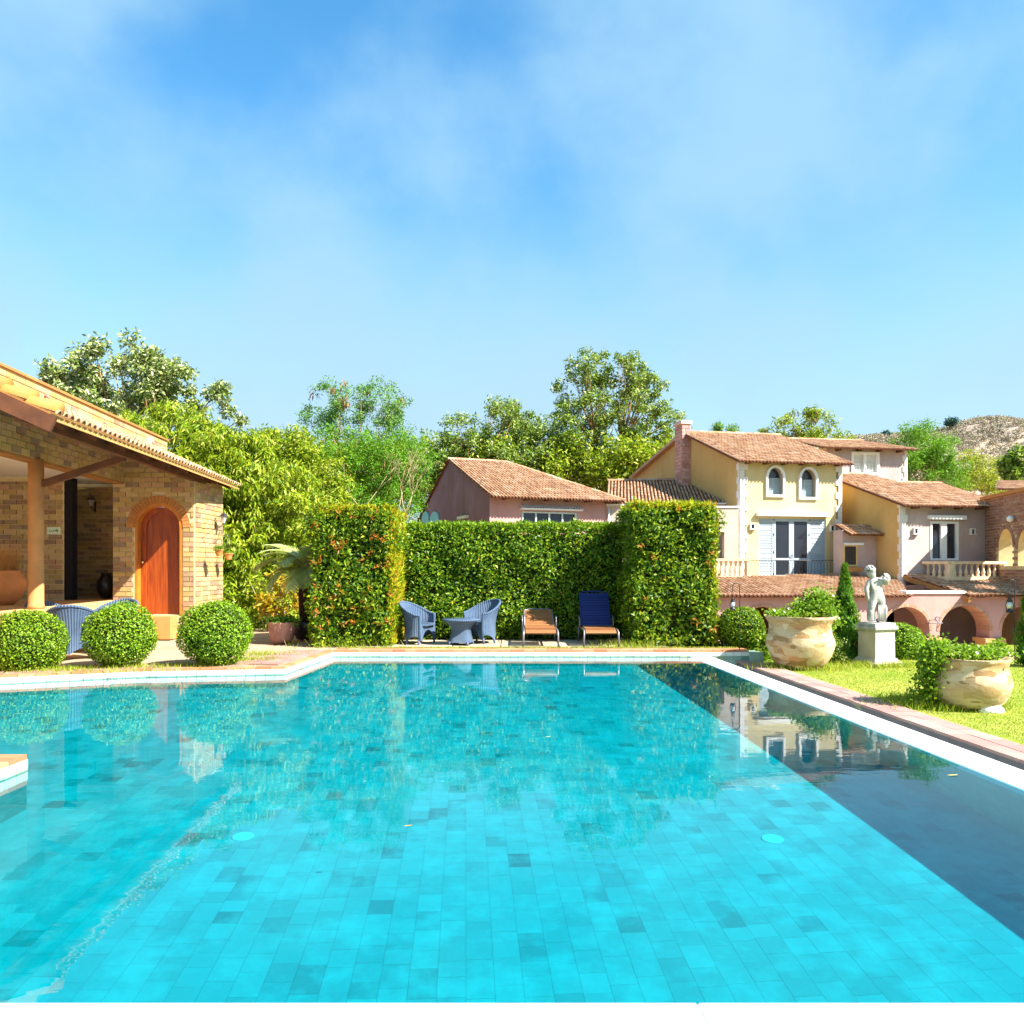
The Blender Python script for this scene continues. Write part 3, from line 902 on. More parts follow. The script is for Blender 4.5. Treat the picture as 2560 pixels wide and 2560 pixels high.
# hanging pots on iron hooks
def hang_pot(px, py, d, lab, grn):
    c = S(px, py, d)
    o = empty('hanging_pot', c, lab, 'plant pot', 'small clay pots hanging from wall hooks')
    m = MB(); m.lathe((c.x, c.y, c.z - .07), [(.055, 0), (.088, .115), (.10, .117), (.10, .145), (.085, .145), (.08, .12)], 18, smooth=False); m.build('pot', M['terra_pot'], parent=o)
    m = MB(); top = Vector((c.x, c.y, c.z + .48))
    for a in (0, 2.1, 4.2): m.tube([c + Vector((.09 * math.cos(a), .09 * math.sin(a), .06)), top], .003, 4)
    wx = fs_.P((c.y - 16.1), 0).x
    m.tube([Vector((wx, c.y, top.z + .03)), Vector((wx + .2, c.y, top.z + .05)), top], .005, 4)
    m.tube([Vector((wx, c.y, top.z - .2)), Vector((wx + .1, c.y, top.z - .1)), Vector((wx + .28, c.y, top.z + .02))], .005, 4)
    m.build('hook', M['iron'], parent=o)
    return o, c
HP = [hang_pot(548, 1382, 16.45, 'small clay pot with bushy green plant hanging before the sunlit wall', 1), hang_pot(572, 1391, 17.2, 'small clay pot with sparse plant hanging past the far end of the brick wall', 0)]

# big clay pot with dry reeds, dark jar in the recess
c = S(2, 1514, 14.0)
RP = empty('reed_pot', (c.x, c.y, .77), 'large round orange clay pot holding dry reeds on the veranda', 'plant pot')
m = MB(); m.lathe((c.x, c.y, .77), [(.20, 0), (.30, .10), (.40, .30), (.42, .42), (.36, .55), (.30, .60), (.32, .63), (.28, .63), (.26, .55)], 28); m.build('pot', M['terra_pot'], parent=RP)
v = []
for i in range(900):
    a = random.uniform(0, 6.28); r = random.uniform(0, .2); L = random.uniform(.35, .75); q = random.uniform(.1, .42)
    p0 = np.array([c.x + r * math.cos(a), c.y + r * math.sin(a), .77 + .5]); p1 = p0 + np.array([q * math.cos(a) * L * 1.2, q * math.sin(a) * L, L])
    v += [p0, p0 + [.006, 0, 0], p1]
np_mesh('reeds', np.array(v), 3, m_plain('dry_reed', (.48, .24, .07), .8), parent=RP, kind='stuff')
c = S(266, 1500, 16.9)
m = MB(); m.lathe((c.x, c.y, .77), [(.10, 0), (.18, .15), (.20, .35), (.12, .5), (.09, .52), (.11, .56)], 20); m.build('jar', M['pot_black'], base=(c.x, c.y, .77), label='dark jar standing in the corner of the veranda recess', cat='jar')
# ---------------------------------------------------------------- the villa on the right and the pink house
STU = {
 'yellow': m_stucco('yellow_stucco', (.58, .47, .24), (.46, .33, .16), .45, .6, (.66, .56, .33)),
 'tan': m_stucco('ochre_stucco', (.52, .34, .12), (.45, .28, .12), .3, .5, (.60, .42, .18)),
 'pink': m_stucco('pink_stucco', (.52, .27, .24), (.40, .27, .22), .6, .8, (.62, .38, .33)),
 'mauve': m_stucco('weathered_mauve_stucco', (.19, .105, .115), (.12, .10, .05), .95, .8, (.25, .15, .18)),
 'pale': m_stucco('pale_rough_stucco', (.46, .38, .31), (.45, .30, .17), .45, .8, (.56, .48, .41)),
 'lav': m_stucco('lavender_stucco', (.42, .32, .31), (.34, .25, .18), .6, .9, (.54, .42, .39)),
}
M['quoin'] = m_rand('white_quoin', [(0, (.66, .63, .60)), (1, (.76, .73, .69))], .8, .15, 8)
M['blue_shutter'] = m_rand('grey_blue_shutter', [(0, (.34, .42, .48)), (1, (.40, .48, .53))], .6, .3, 10)
M['baluster'] = m_plain('cream_baluster', (.70, .53, .34), .8, .2, var=.15)
M['pinkbrick'] = m_rand('pink_chimney_brick', [(0, (.44, .22, .20)), (.5, (.54, .30, .26)), (1, (.62, .38, .32))], .85, .3, 12)
M['brownbrick'] = m_rand('brown_brick', [(0, (.26, .13, .09)), (.5, (.36, .19, .13)), (1, (.42, .26, .18))], .85, .3, 8)
M['arch_pale'] = m_rand('pale_orange_brick', [(0, (.50, .26, .16)), (1, (.62, .38, .26))], .85, .3, 10)
M['curtain'] = m_plain('white_curtain', (.62, .60, .55), .9, .1)
M['teal'] = m_plain('teal_shutter', (.18, .45, .45), .6)

def quoins(parent, f, s_at, z0, z1, sgn, bh=.215, long=.26, short=.15, w=.03, mat=None):
    z = z0; k = 0; cache = {}
    while z < z1 - .05:
        zt = min(z + bh - .006, z1); L = long if k % 2 else short
        m = MB()
        a, b = (s_at, s_at + L * sgn) if sgn > 0 else (s_at + L * sgn, s_at)
        f.box(m, a, b, z, zt, -.02, w); m.build('quoin', mat or M['quoin'], parent=parent)
        z += bh; k += 1
def rafter_ends(parent, f, s0, s1, z, n, over=.22, dz=.08):
    for i in range(n):
        s = s0 + (s1 - s0) * (i + .5) / n
        m = MB(); f.box(m, s - .05, s + .05, z - dz, z, -.02, over); m.build('rafter_end', M['wood_dark'], parent=parent)
def niche_lamp(parent, f, px0, py0, px1, py1):
    s0, s1, z0, z1 = f.rect(px0, py0, px1, py1)
    t_ = .03
    m = MB()
    f.box(m, s0 - t_, s0, z0, z1, 0, .07); f.box(m, s1, s1 + t_, z0, z1, 0, .07)
    f.box(m, s0 - t_, s1 + t_, z1, z1 + t_, 0, .08); f.box(m, s0 - t_ * 1.6, s1 + t_ * 1.6, z0 - t_, z0, 0, .10)
    o = m.build('niche_lamp', M['quoin'], parent=parent)
    m = MB(); f.box(m, s0 + .005, s1 - .005, z0 + .01, z1 - .01, 0.002, .03); m.build('lamp_glass', M['glass_dark'], parent=o)
def window(parent, f, px0, py0, px1, py1, nx=2, fr=.05, depth=.10, mat=None, mull=.06, frame_w=.04, glass=None, bars=0):
    s0, s1, z0, z1 = f.rect(px0, py0, px1, py1)
    mat = mat or M['white_paint']
    m = MB()
    f.box(m, s0 - fr, s0, z0 - fr, z1 + fr, -depth, frame_w); f.box(m, s1, s1 + fr, z0 - fr, z1 + fr, -depth, frame_w)
    f.box(m, s0, s1, z1, z1 + fr, -depth, frame_w); f.box(m, s0, s1, z0 - fr, z0, -depth, frame_w + .02)
    W = (s1 - s0 - mull * (nx - 1)) / nx
    for i in range(1, nx): f.box(m, s0 + i * W + (i - 1) * mull, s0 + i * W + i * mull, z0, z1, -depth, frame_w - .02)
    wo = m.build('window', mat, parent=parent)
    for i in range(nx):
        a = s0 + i * (W + mull)
        m = MB(); f.box(m, a + .002, a + W - .002, z0 + .002, z1 - .002, -depth, -depth + .03); m.build('pane', glass or M['glass_dark'], parent=wo)
        if bars:
            m = MB()
            for b in range(1, bars + 1): f.box(m, a, a + W, z0 + (z1 - z0) * b * .16, z0 + (z1 - z0) * b * .16 + .02, -depth + .031, -depth + .05)
            for b in range(1, 3): f.box(m, a + W * b / 3, a + W * b / 3 + .02, z0 + .0, z0 + (z1 - z0) * bars * .16, -depth + .052, -depth + .066)
            m.build('window_bars', M['white_paint'], parent=wo)
    return wo
def lintel(parent, f, px0, py0, px1, py1, w=.12, mat=None):
    s0, s1, z0, z1 = f.rect(px0, py0, px1, py1)
    m = MB(); f.box(m, s0, s1, z0, z1, 0.001, w); return m.build('lintel', mat or M['white_paint'], parent=parent)
BALP = [(.055, 0), (.055, .03), (.03, .045), (.045, .10), (.05, .15), (.03, .24), (.022, .30), (.035, .32), (.03, .36), (.05, .38), (.05, .42)]
def balustrade(label, a, b, z0, z1, group=None, post0=True, post1=True, mat=None, n=None, w=.14):
    mat = mat or M['baluster']
    a = Vector((a[0], a[1], z0)); b = Vector((b[0], b[1], z0)); d = b - a; L = d.length; u = d.normalized()
    o = empty('balustrade', a, label, 'balustrade', group)
    h = z1 - z0
    m = MB(); m.beam(a + Vector((0, 0, h - .04)), b + Vector((0, 0, h - .04)), w + .04, .08); m.build('rail', mat, parent=o)
    m = MB(); m.beam(a + Vector((0, 0, .03)), b + Vector((0, 0, .03)), w, .06); m.build('plinth', mat, parent=o)
    for f_, p in ((post0, a), (post1, b)):
        if f_:
            m = MB(); m.obox(p + Vector((0, 0, (h - .08) / 2)), u, Vector((-u.y, u.x, 0)), (0, 0, 1), .075, .075, (h - .08) / 2 - .002); m.build('post', mat, parent=o)
    n = n or max(2, round(L / .15)); hb = h - .14; proto = None
    for i in range(n):
        p = a + u * (L * (i + .7) / (n + .4)) + Vector((0, 0, .06))
        if proto is None:
            m = MB(); m.lathe(p, [(r, z * hb / .42) for r, z in BALP], 10); proto = m.build('baluster', mat, parent=o); p0 = p
        else:
            c = proto.copy(); COL.objects.link(c); c.location = p - p0
    return o

# ---- pink house with stained gable
F2 = Face((-.70, 24), (.934, .358)); G2 = Face((-.70 - .358 * 9.6, 24 + .934 * 9.6), (.358, -.934))
PH = empty('pink_house', (-.70, 24, -1.35), 'pink stucco house with tiled roof and stained gable behind the hedge', 'house')
W2 = 4.31; ze = 3.80; zr = 5.40; tr = 4.33
m = MB(); F2.wall(m, [(0, -1.35), (W2, -1.35), (W2, ze), (0, ze)], [(lambda r: [(r[0], r[2]), (r[1], r[2]), (r[1], r[3]), (r[0], r[3])])(F2.rect(1308, 1284, 1437, 1318))], .22)
m.build('wall', STU['pink'], parent=PH)
gl_ = 9.6
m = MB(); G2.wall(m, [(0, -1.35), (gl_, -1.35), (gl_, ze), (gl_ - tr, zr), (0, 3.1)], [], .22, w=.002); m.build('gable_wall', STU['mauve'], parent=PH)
nb = F2.P(0, 0, -gl_)
m = MB(); m.prism([tuple(F2.P(.25, 0, -.3)[:2]), tuple(F2.P(W2 - .05, 0, -.3)[:2]), tuple(F2.P(W2 - .05, 0, -9.5)[:2]), tuple(F2.P(.25, 0, -9.5)[:2])], -1.35, 3.0); m.build('core', STU['pink'], parent=PH)
m = MB(); F2.wall(m, [(0, 3.0), (W2, 3.0), (W2, ze - .1), (0, ze - .1)], [], .02, w=-9.5)
ov = .46
sl_ = (zr - ze) / tr
eL, eR = F2.P(-.10, ze - sl_ * ov, ov), F2.P(W2 + .22, ze - sl_ * ov, ov)
rL, rR = F2.P(-.10, zr, -tr), F2.P(W2 * .50, zr, -tr)
eR2 = F2.P(W2 + .22, ze, -gl_)
tiled_roof(PH, [eL, eR, rR, rL], eL, eR, M['terracotta'], tw=.11, tl=.26, r=.035, ridge=[(rL, rR), (eR, rR)])
bL = F2.P(-.10, 3.1, -gl_ - .1); bR = F2.P(W2 + .22, 3.1, -gl_ - .1)
m = MB(); m.add([rL, rR, bR, bL], [(0, 1, 2, 3)]); m.add([eR, bR, rR], [(0, 1, 2)]); m.build('rear_roof', M['roof_under'], parent=PH)
rafter_ends(PH, F2, .1, W2 + .1, ze - .14, 6, .40)
window(PH, F2, 1308, 1284, 1437, 1322, 4, .05, .08, m_plain('pale_blue_frame', (.50, .62, .62), .6), .05, .03)
m = MB(); s0, s1, z0, z1 = F2.rect(1299, 1264, 1451, 1274)
F2.box(m, s0, s1, z0 - .03, z0 + .02, 0.001, .20)
nn = 22
for i in range(nn):
    a, b = s0 + (s1 - s0) * i / nn, s0 + (s1 - s0) * (i + 1) / nn; c = (a + b) / 2; r = (b - a) * .46
    A = [math.pi * k / 5 for k in range(6)]
    m.add([F2.P(c - r * math.cos(q), z0 + .02 + r * math.sin(q), .24) for q in A] + [F2.P(c - r * math.cos(q), z0 + .10 + r * math.sin(q), .0) for q in A], [(k, k + 1, 7 + k, 6 + k) for k in range(5)])
m.build('awning', M['white_paint'], parent=PH)
for px0, px1 in ((1057, 1074), (1077, 1099)):
    s0, s1, z0, z1 = G2.rect(px0, 1279, px1, 1310); hw = (s1 - s0) / 2
    m = MB(); G2.wall(m, arch_poly((s0 + s1) / 2, hw, z0 - 1, z1 - hw * .5, hw * .5), [], .05, w=.05); m.build('shutter', M['teal'], parent=PH)
s0, s1, z0, z1 = G2.rect(1150, 1290, 1173, 1297); m = MB(); G2.box(m, s0, s1, z0, z1, 0.003, .12); m.build('ledge', m_plain('pale_ledge', (.5, .55, .4)), parent=PH)

# ---- pale wing between the pink house and the tower
FW = Face((3.15, 25.45), (6.95 - 3.15, 24.9 - 25.45)); WG = empty('villa_wing', (3.15, 25.45, -1.35), 'pale stucco wing with tiled lean-to roof between pink house and yellow tower', 'house')
LW = 3.84; zw = 3.50
m = MB(); ho = arch_poly(3.28, .17, .75, 1.95, .1, 6)
FW.wall(m, [(0, -1.35), (LW, -1.35), (LW, zw), (0, zw)], [ho], .2); m.build('wall', STU['pale'], parent=WG)
m = MB(); FW.box(m, -.02, LW, zw, zw + .05, -.22, .05); m.build('wall_cap', M['white_paint'], parent=WG)
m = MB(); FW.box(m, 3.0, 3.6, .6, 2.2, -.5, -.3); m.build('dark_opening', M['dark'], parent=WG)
e0, e1 = FW.P(-.05, zw + .06, .0), FW.P(LW - .05, zw + .06, 0); r0, r1 = FW.P(-.05, 4.72, -3.6), FW.P(LW - .6, 4.72, -3.6)
tiled_roof(WG, [e0, e1, r1, r0], e0, e1, M['terracotta'], tw=.115, tl=.26, r=.036, ridge=[(r0, r1)])
for k, (px, w_) in enumerate(((1834, .05), (1526, .035))):
    s_, z_ = FW.uv(px, 1400) if k == 0 else (.06, 0)
    c = FW.P(min(s_, LW - .1), 0, .07)
    m = MB(); m.tube([Vector((c.x, c.y, -1.0)), Vector((c.x, c.y, zw - .1))], w_, 8); m.build('drainpipe', M['iron'] if k == 0 else M['white_paint'], parent=WG)

m = MB(); A_ = S(1768, 1268, 23.75); B_ = S(1846, 1268, 23.75); x0_, x1_ = A_.x, B_.x
FN = Face((x0_, 23.75), (1, 0)); hx = FN.rect(1790, 1330, 1811, 1396)
FN.wall(m, [(0, .9), (x1_ - x0_, .9), (x1_ - x0_, 3.30), (0, 3.30)], [[(hx[0], hx[2]), (hx[1], hx[2]), (hx[1], hx[3]), (hx[0], hx[3])]], .3); m.build('stub_wall', STU['pale'], parent=WG)
m = MB(); FN.box(m, -.03, x1_ - x0_ + .02, 3.302, 3.35, -.32, .03); m.build('wall_cap', M['white_paint'], parent=WG)
# ---- yellow tower house
F1 = Face((7.11, 24), (.984, .178)); L1 = Face((7.11 - .178 * 9.6, 24 + .984 * 9.6), (.178, -.984))
TH = empty('yellow_tower_house', (7.11, 24, -1.35), 'pale yellow tower house with white quoins, arched windows and French doors', 'house')
W1 = F1.uv(2104, 1300)[0]; ze = 4.84; tr = 4.2; zr = 6.38; gl_ = 9.6
a1 = F1.rect(1919, 1169, 1956, 1237); a2 = F1.rect(2001, 1173, 2038, 1243); dr = F1.rect(1897, 1297, 2065, 1444)
def arch_of(r, g=0): hw = (r[1] - r[0]) / 2 + g; return ((r[0] + r[1]) / 2, hw, r[2] - g, r[3] - ((r[1] - r[0]) / 2) * 1.25, hw * 1.25)
m = MB()
F1.wall(m, [(0, -1.35), (W1, -1.35), (W1, ze), (0, ze)], [arch_poly(*arch_of(a1)), arch_poly(*arch_of(a2)), [(dr[0], dr[2]), (dr[1], dr[2]), (dr[1], dr[3]), (dr[0], dr[3])]], .22)
m.build('wall', STU['yellow'], parent=TH)
m = MB(); L1.wall(m, [(0, -1.35), (gl_, -1.35), (gl_, ze), (gl_ - tr, zr), (0, 5.45)], [], .2, w=.002)
R1 = Face(tuple(F1.P(W1, 0)[:2]), (-.178, .984)); R1.wall(m, [(0, -1.35), (gl_, -1.35), (gl_, 5.45), (tr, zr), (0, ze)], [], .2, w=.0)
F1.box(m, .2, W1 - .2, -1.35, 5.4, -gl_, -gl_ + .2)
m.build('side_wall', STU['tan'], parent=TH)
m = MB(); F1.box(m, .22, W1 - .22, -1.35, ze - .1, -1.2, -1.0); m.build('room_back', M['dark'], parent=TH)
sl_ = (zr - ze) / tr; ov = .36
eL, eR = F1.P(-.22, ze - sl_ * ov + .02, ov), F1.P(W1 + .22, ze - sl_ * ov + .02, ov)
rL, rR = F1.P(-.22, zr + .02, -tr), F1.P(W1 + .22, zr + .02, -tr)
tiled_roof(TH, [eL, eR, rR, rL], eL, eR, M['terracotta'], tw=.115, tl=.26, r=.036, ridge=[(rL, rR)])
bL, bR = F1.P(-.22, 5.45, -gl_ - .2), F1.P(W1 + .22, 5.45, -gl_ - .2)
m = MB(); m.add([rL, rR, bR, bL], [(0, 1, 2, 3)]); m.add([v - Vector((0, 0, .12)) for v in (rL, rR, bR, bL)], [(3, 2, 1, 0)]); m.add([rL, bL, bL - Vector((0, 0, .12)), rL - Vector((0, 0, .12))], [(0, 1, 2, 3)]); m.build('rear_roof', M['terracotta'], parent=TH)
rafter_ends(TH, F1, -.1, W1 + .1, ze - .07, 6, .31, .09)
quoins(TH, F1, 0, -1.3, ze - .02, 1); quoins(TH, F1, W1, -1.3, ze - .02, -1, short=.12, long=.22)
quoins(TH, L1, gl_, -1.3, ze - .02, -1, short=.08, long=.16)
for k, r in enumerate((a1, a2)):
    sc, hw, z0, zs_, rz_ = arch_of(r); g = .075
    m = MB()
    o_ = arch_poly(sc, hw + g, z0 - g, zs_, rz_ + g); i_ = arch_poly(sc, hw, z0, zs_, rz_)
    F1.wall(m, o_, [i_], .26, w=.07); fr_w = m.build('window', M['white_paint'], parent=TH)
    m = MB(); F1.wall(m, arch_poly(sc, hw, z0, zs_, rz_), [], .03, w=-.17); m.build('pane', M['glass_dark'], parent=fr_w)
    for q in (0, 1):
        a = sc - hw + .01 + q * (hw - .01); b = a + hw - .02
        m = MB(); t_ = .025
        F1.box(m, a, a + t_, z0 + .01, zs_, -.155, -.13); F1.box(m, b - t_, b, z0 + .01, zs_, -.155, -.13)
        F1.box(m, a + t_, b - t_, zs_ - t_, zs_, -.155, -.13); F1.box(m, a + t_, b - t_, z0 + .01, z0 + .01 + t_, -.155, -.13)
        nsl = 9
        for i in range(nsl):
            zz = z0 + .035 + (zs_ - z0 - .06) * i / nsl
            m.hexa([F1.P(a + t_, zz, -.132), F1.P(b - t_, zz, -.132), F1.P(b - t_, zz, -.15), F1.P(a + t_, zz, -.15)] + [F1.P(a + t_, zz + .03, -.142), F1.P(b - t_, zz + .03, -.142), F1.P(b - t_, zz + .03, -.155), F1.P(a + t_, zz + .03, -.155)])
        F1.box(m, a + t_, b - t_, z0 + .01 + t_, zs_ - t_, -.165, -.156)
        m.build('shutter', M['blue_shutter'], parent=fr_w)
# French doors and fixed louvred leaves
def leaf(parent, f, s0, s1, z0, z1, w, glassr=(), louver=False, name='door', slats=22):
    t_ = .045 if louver else .085; m = MB()
    f.box(m, s0, s0 + t_, z0, z1, w - .04, w); f.box(m, s1 - t_, s1, z0, z1, w - .04, w)
    f.box(m, s0 + t_, s1 - t_, z1 - t_, z1, w - .04, w); f.box(m, s0 + t_, s1 - t_, z0, z0 + t_, w - .04, w)
    if louver:
        for i in range(slats):
            zz = z0 + t_ + (z1 - z0 - 2 * t_) * i / slats; h_ = (z1 - z0 - 2 * t_) / slats * .86
            m.hexa([f.P(s0 + t_, zz, w - .004), f.P(s1 - t_, zz, w - .004), f.P(s1 - t_, zz, w - .03), f.P(s0 + t_, zz, w - .03), f.P(s0 + t_, zz + h_, w - .018), f.P(s1 - t_, zz + h_, w - .018), f.P(s1 - t_, zz + h_, w - .036), f.P(s0 + t_, zz + h_, w - .036)])
        f.box(m, s0 + t_, s1 - t_, z0 + t_, z1 - t_, w - .06, w - .037)
    for z in glassr: f.box(m, s0 + t_, s1 - t_, z, z + .06, w - .04, w - .002)
    o = m.build(name, M['blue_shutter'], parent=parent)
    if not louver:
        m = MB(); f.box(m, s0 + t_ + .001, s1 - t_ - .001, z0 + t_ + .001, z1 - t_ - .001, w - .034, w - .022); m.build('pane', M['glass_dark'], parent=o)
    return o
sx = [F1.uv(p, 1370)[0] for p in (1897, 1934, 1979.5, 2025, 2065)]
leaf(TH, F1, sx[0], sx[1], dr[2], dr[3], -.03, louver=True, name='shutter'); leaf(TH, F1, sx[3], sx[4], dr[2], dr[3], -.03, louver=True, name='shutter')
zr_ = F1.uv(1960, 1400)[1]
d1_ = leaf(TH, F1, sx[1], sx[2], dr[2], dr[3], -.02, (zr_,)); d2_ = leaf(TH, F1, sx[2], sx[3], dr[2], dr[3], -.02, (zr_,))
for dd, sg_ in ((d1_, -1), (d2_, 1)):
    m = MB(); c = sx[2] + sg_ * .035
    m.tube([F1.P(c, zr_ + .08, -.01), F1.P(c - sg_ * .02, zr_ + .13, .03), F1.P(c, zr_ + .18, -.01)], .008, 5); m.build('handle', M['iron'], parent=dd)
    e = sx[1] + .02 if sg_ < 0 else sx[3] - .02
    for z in (.08, .45, .75, 1.0):
        m = MB(); zz = dr[2] + (dr[3] - dr[2]) * z; F1.box(m, e - .008, e + .008, zz - .07, zz, -.019, -.008); m.build('hinge', M['iron'], parent=dd)
lintel(TH, F1, 1890, 1282, 2068, 1291, .14)
niche_lamp(TH, F1, 1876, 1311, 1884, 1322); niche_lamp(TH, F1, 2076, 1315, 2083, 1327)
# chimney of pink brick
cs = gl_ - 4.1
s_a = L1.uv(1709, 1200)[0]; s_b = s_a + .62
CH = MB(); L1.box(CH, s_a + .004, s_b - .004, 2.8, 6.62, .004, .32); chm = CH.build('chimney', M['mortar'], parent=TH)
cb = []
LC = Face(tuple(L1.P(s_a, 0, .32)[:2]), tuple(L1.d[:2])); bricks_on(LC, 0, s_b - s_a, 2.82, 6.6, None, out=cb, bl=.26, bh=.13)
FC = Face(tuple(L1.P(s_b, 0, .32)[:2]), tuple((-L1.n)[:2])); bricks_on(FC, 0, .31, 2.82, 6.6, None, out=cb, bl=.26, bh=.13)
flush_bricks(chm, cb, M['pinkbrick'])
m = MB(); L1.box(m, s_a - .06, s_b + .06, 6.62, 6.74, -.05, .38); m.build('chimney_cap', m_plain('pale_pink_stone', (.62, .42, .38)), parent=chm)

# balconies, railings
zb = 1.11
BF = Face(tuple(F1.P(-1.2, 0, .55)[:2]), tuple(F1.d[:2]))
m = MB(); F1.box(m, -.85, .45, .92, zb - .04, .002, .72); F1.box(m, .45, W1, .92, zb - .04, .002, .55); m.build('balcony_slab', M['baluster'], parent=TH)
m = MB(); F1.box(m, -.9, .52, zb - .035, zb + .02, .60, .80); F1.box(m, .52, W1 + .05, zb - .035, zb + .01, .40, .62); m.build('balcony_edge', M['white_paint'], parent=TH)
pA = S(1758, 1445, 23.4); pB = S(1872, 1445, 23.3)
balustrade('cream balustrade of short turned balusters beside the tower house railing', pA[:2], pB[:2], zb + .02, 1.46 - (1397 - 1418) / F * 23.3 + .01, 'stone balustrades of the villa', True, True)
IR = empty('iron_railing', F1.P(.5, zb, .5), 'thin black iron railing with pointed arches before the French doors', 'railing')
rp = [F1.P(.05, 0, .02), F1.P(.40, 0, .42), F1.P(.55, 0, .5), F1.P(W1 - .40, 0, .5), F1.P(W1 - .15, 0, .40), F1.P(W1 + .02, 0, .04)]
ztop = zb + .56
for za in (zb + .04, ztop):
    m = MB(); m.tube([Vector((p.x, p.y, za)) for p in rp], .009, 5); m.build('rail', M['iron'], parent=IR)
proto = None
for a, b in zip(rp[:-1], rp[1:]):
    L = (b - a).length; n = max(2, round(L / .105))
    for i in range(n):
        p = a + (b - a) * (i / n); q = a + (b - a) * ((i + 1) / n); mm_ = (p + q) / 2
        m = MB()
        m.tube([Vector((p.x, p.y, zb + .04)), Vector((p.x, p.y, ztop - .09)), Vector((mm_.x, mm_.y, ztop - .01)), Vector((q.x, q.y, ztop - .09))], .0055, 4); m.build('bar', M['iron'], parent=IR)

# ---- grey-lavender house on the right
F3 = Face((11.40, 22.5), (.988, .156)); L3 = Face((11.40 - .156 * 5, 22.5 + .988 * 5), (.156, -.988))
RH = empty('lavender_house', (11.4, 22.5, -1.35), 'mottled lavender stucco house with balcony balustrade right of the yellow tower', 'house')
W3 = 2.80; ze = 3.32; tr = 4.0; zr = 4.62
wr = F3.rect(2328, 1308, 2393, 1397)
m = MB(); F3.wall(m, [(0, -1.35), (W3, -1.35), (W3, ze), (0, ze)], [[(wr[0], wr[2]), (wr[1], wr[2]), (wr[1], wr[3]), (wr[0], wr[3])]], .2); m.build('wall', STU['lav'], parent=RH)
m = MB(); L3.wall(m, [(0, -1.35), (5, -1.35), (5, ze), (5 - tr, zr), (0, zr)], [], .2, w=.002); m.build('side_wall', STU['tan'], parent=RH)
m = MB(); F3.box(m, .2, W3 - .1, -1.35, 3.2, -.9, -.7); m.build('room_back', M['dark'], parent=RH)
sl_ = (zr - ze) / tr; ov = .33
eL, eR = F3.P(-.14, ze - sl_ * ov + .03, ov), F3.P(W3 + .05, ze - sl_ * ov + .03, ov)
rL, rM = F3.P(-.14, zr + .05, -tr), F3.P(1.6, zr + .05, -tr)
tiled_roof(RH, [eL, eR, rM, rL], eL, eR, M['terracotta'], tw=.115, tl=.26, r=.036, ridge=[(rL, rM)])
q0, q1 = F3.P(1.2, 3.5, -.6), F3.P(W3 + .9, 3.42, -.1); q2, q3 = F3.P(W3 + 1.9, 4.45, -3.6), F3.P(2.3, 4.45, -3.6)
tiled_roof(RH, [F3.P(1.75, zr - 1.12, -.7), F3.P(W3 + .9, zr - 1.12, -.7), F3.P(W3 + 1.3, 4.36, -3.6), F3.P(1.75, 4.36, -3.6)], F3.P(1.75, zr - 1.12, -.7), F3.P(W3 + .9, zr - 1.12, -.7), M['terracotta'], tw=.115, tl=.26, r=.036, ridge=[(F3.P(1.75, 4.36, -3.6), F3.P(W3 + 1.3, 4.36, -3.6))])
rafter_ends(RH, F3, 0, W3, ze - .07, 4, .28, .08)
quoins(RH, F3, 0, -1.3, ze - .02, 1, short=.12, long=.18); quoins(RH, L3, 5, -1.3, ze - .02, -1, short=.07, long=.14)
window(RH, F3, 2330, 1309, 2391, 1396, 2, .06, .10, None, .18, .02)
lintel(RH, F3, 2318, 1289, 2409, 1299, .13)
niche_lamp(RH, F3, 2284, 1322, 2291, 1334); niche_lamp(RH, F3, 2426, 1323, 2433, 1335)
# small lower storey box with awning roof
AX = L3.uv(2192, 1370)[0]
WB_ = next(w for w in [1.6 - .01 * i for i in range(140)] if L3.P(AX, 0, w).x / L3.P(AX, 0, w).y * F + 1280 > 2106)
FB = Face(tuple(L3.P(AX, 0, WB_)[:2]), tuple(F3.d[:2]))
m = MB(); FB.wall(m, [(0, -1.35), (WB_ - .01, -1.35), (WB_ - .01, 2.6), (0, 2.6)], [], .5); m.build('annex_wall', STU['lav'], parent=RH)
window(RH, FB, 2110, 1366, 2138, 1412, 1, .05, -.012, m_plain('ochre_frame', (.62, .42, .14)), .0, .05)
lintel(RH, FB, 2109, 1357, 2156, 1363, .08)
m = MB(); s0, s1, z0, z1 = FB.rect(2109, 1418, 2146, 1430); FB.box(m, s0, s1, z0, z1, .002, .22); m.build('window_box', M['wood_board'], parent=RH)
c0, c1 = FB.P(.02, 2.45, .35), FB.P(WB_ + .25, 2.45, .35); c2, c3 = FB.P(WB_ + .05, 2.80, -.5), FB.P(.02, 2.80, -.5)
tiled_roof(RH, [c0, c1, c2, c3], c0, c1, M['terracotta'], tw=.11, tl=.22, r=.034, name='awning_roof')
# balcony
bz0, bz1 = 1.40, 1.46 + (1418 - 1403) / F * 21.6
a_ = F3.P(.72, 0, .03); b_ = F3.P(.86, 0, .92); c_ = F3.P(W3 - .22, 0, .92)
zb3 = 1.46 + (1418 - 1447) / F * 21.6
balustrade('short cream balustrade returning to the lavender wall left of the balcony', a_[:2], b_[:2], zb3, bz1, 'stone balustrades of the villa', False, False, n=4)
balustrade('cream balustrade along the front of the lavender house balcony', b_[:2], c_[:2], zb3, bz1, 'stone balustrades of the villa', True, True, n=9)
m = MB(); F3.box(m, .74, W3 - .2, zb3 - .12, zb3, .002, 1.0); m.build('balcony_slab', M['baluster'], parent=RH)

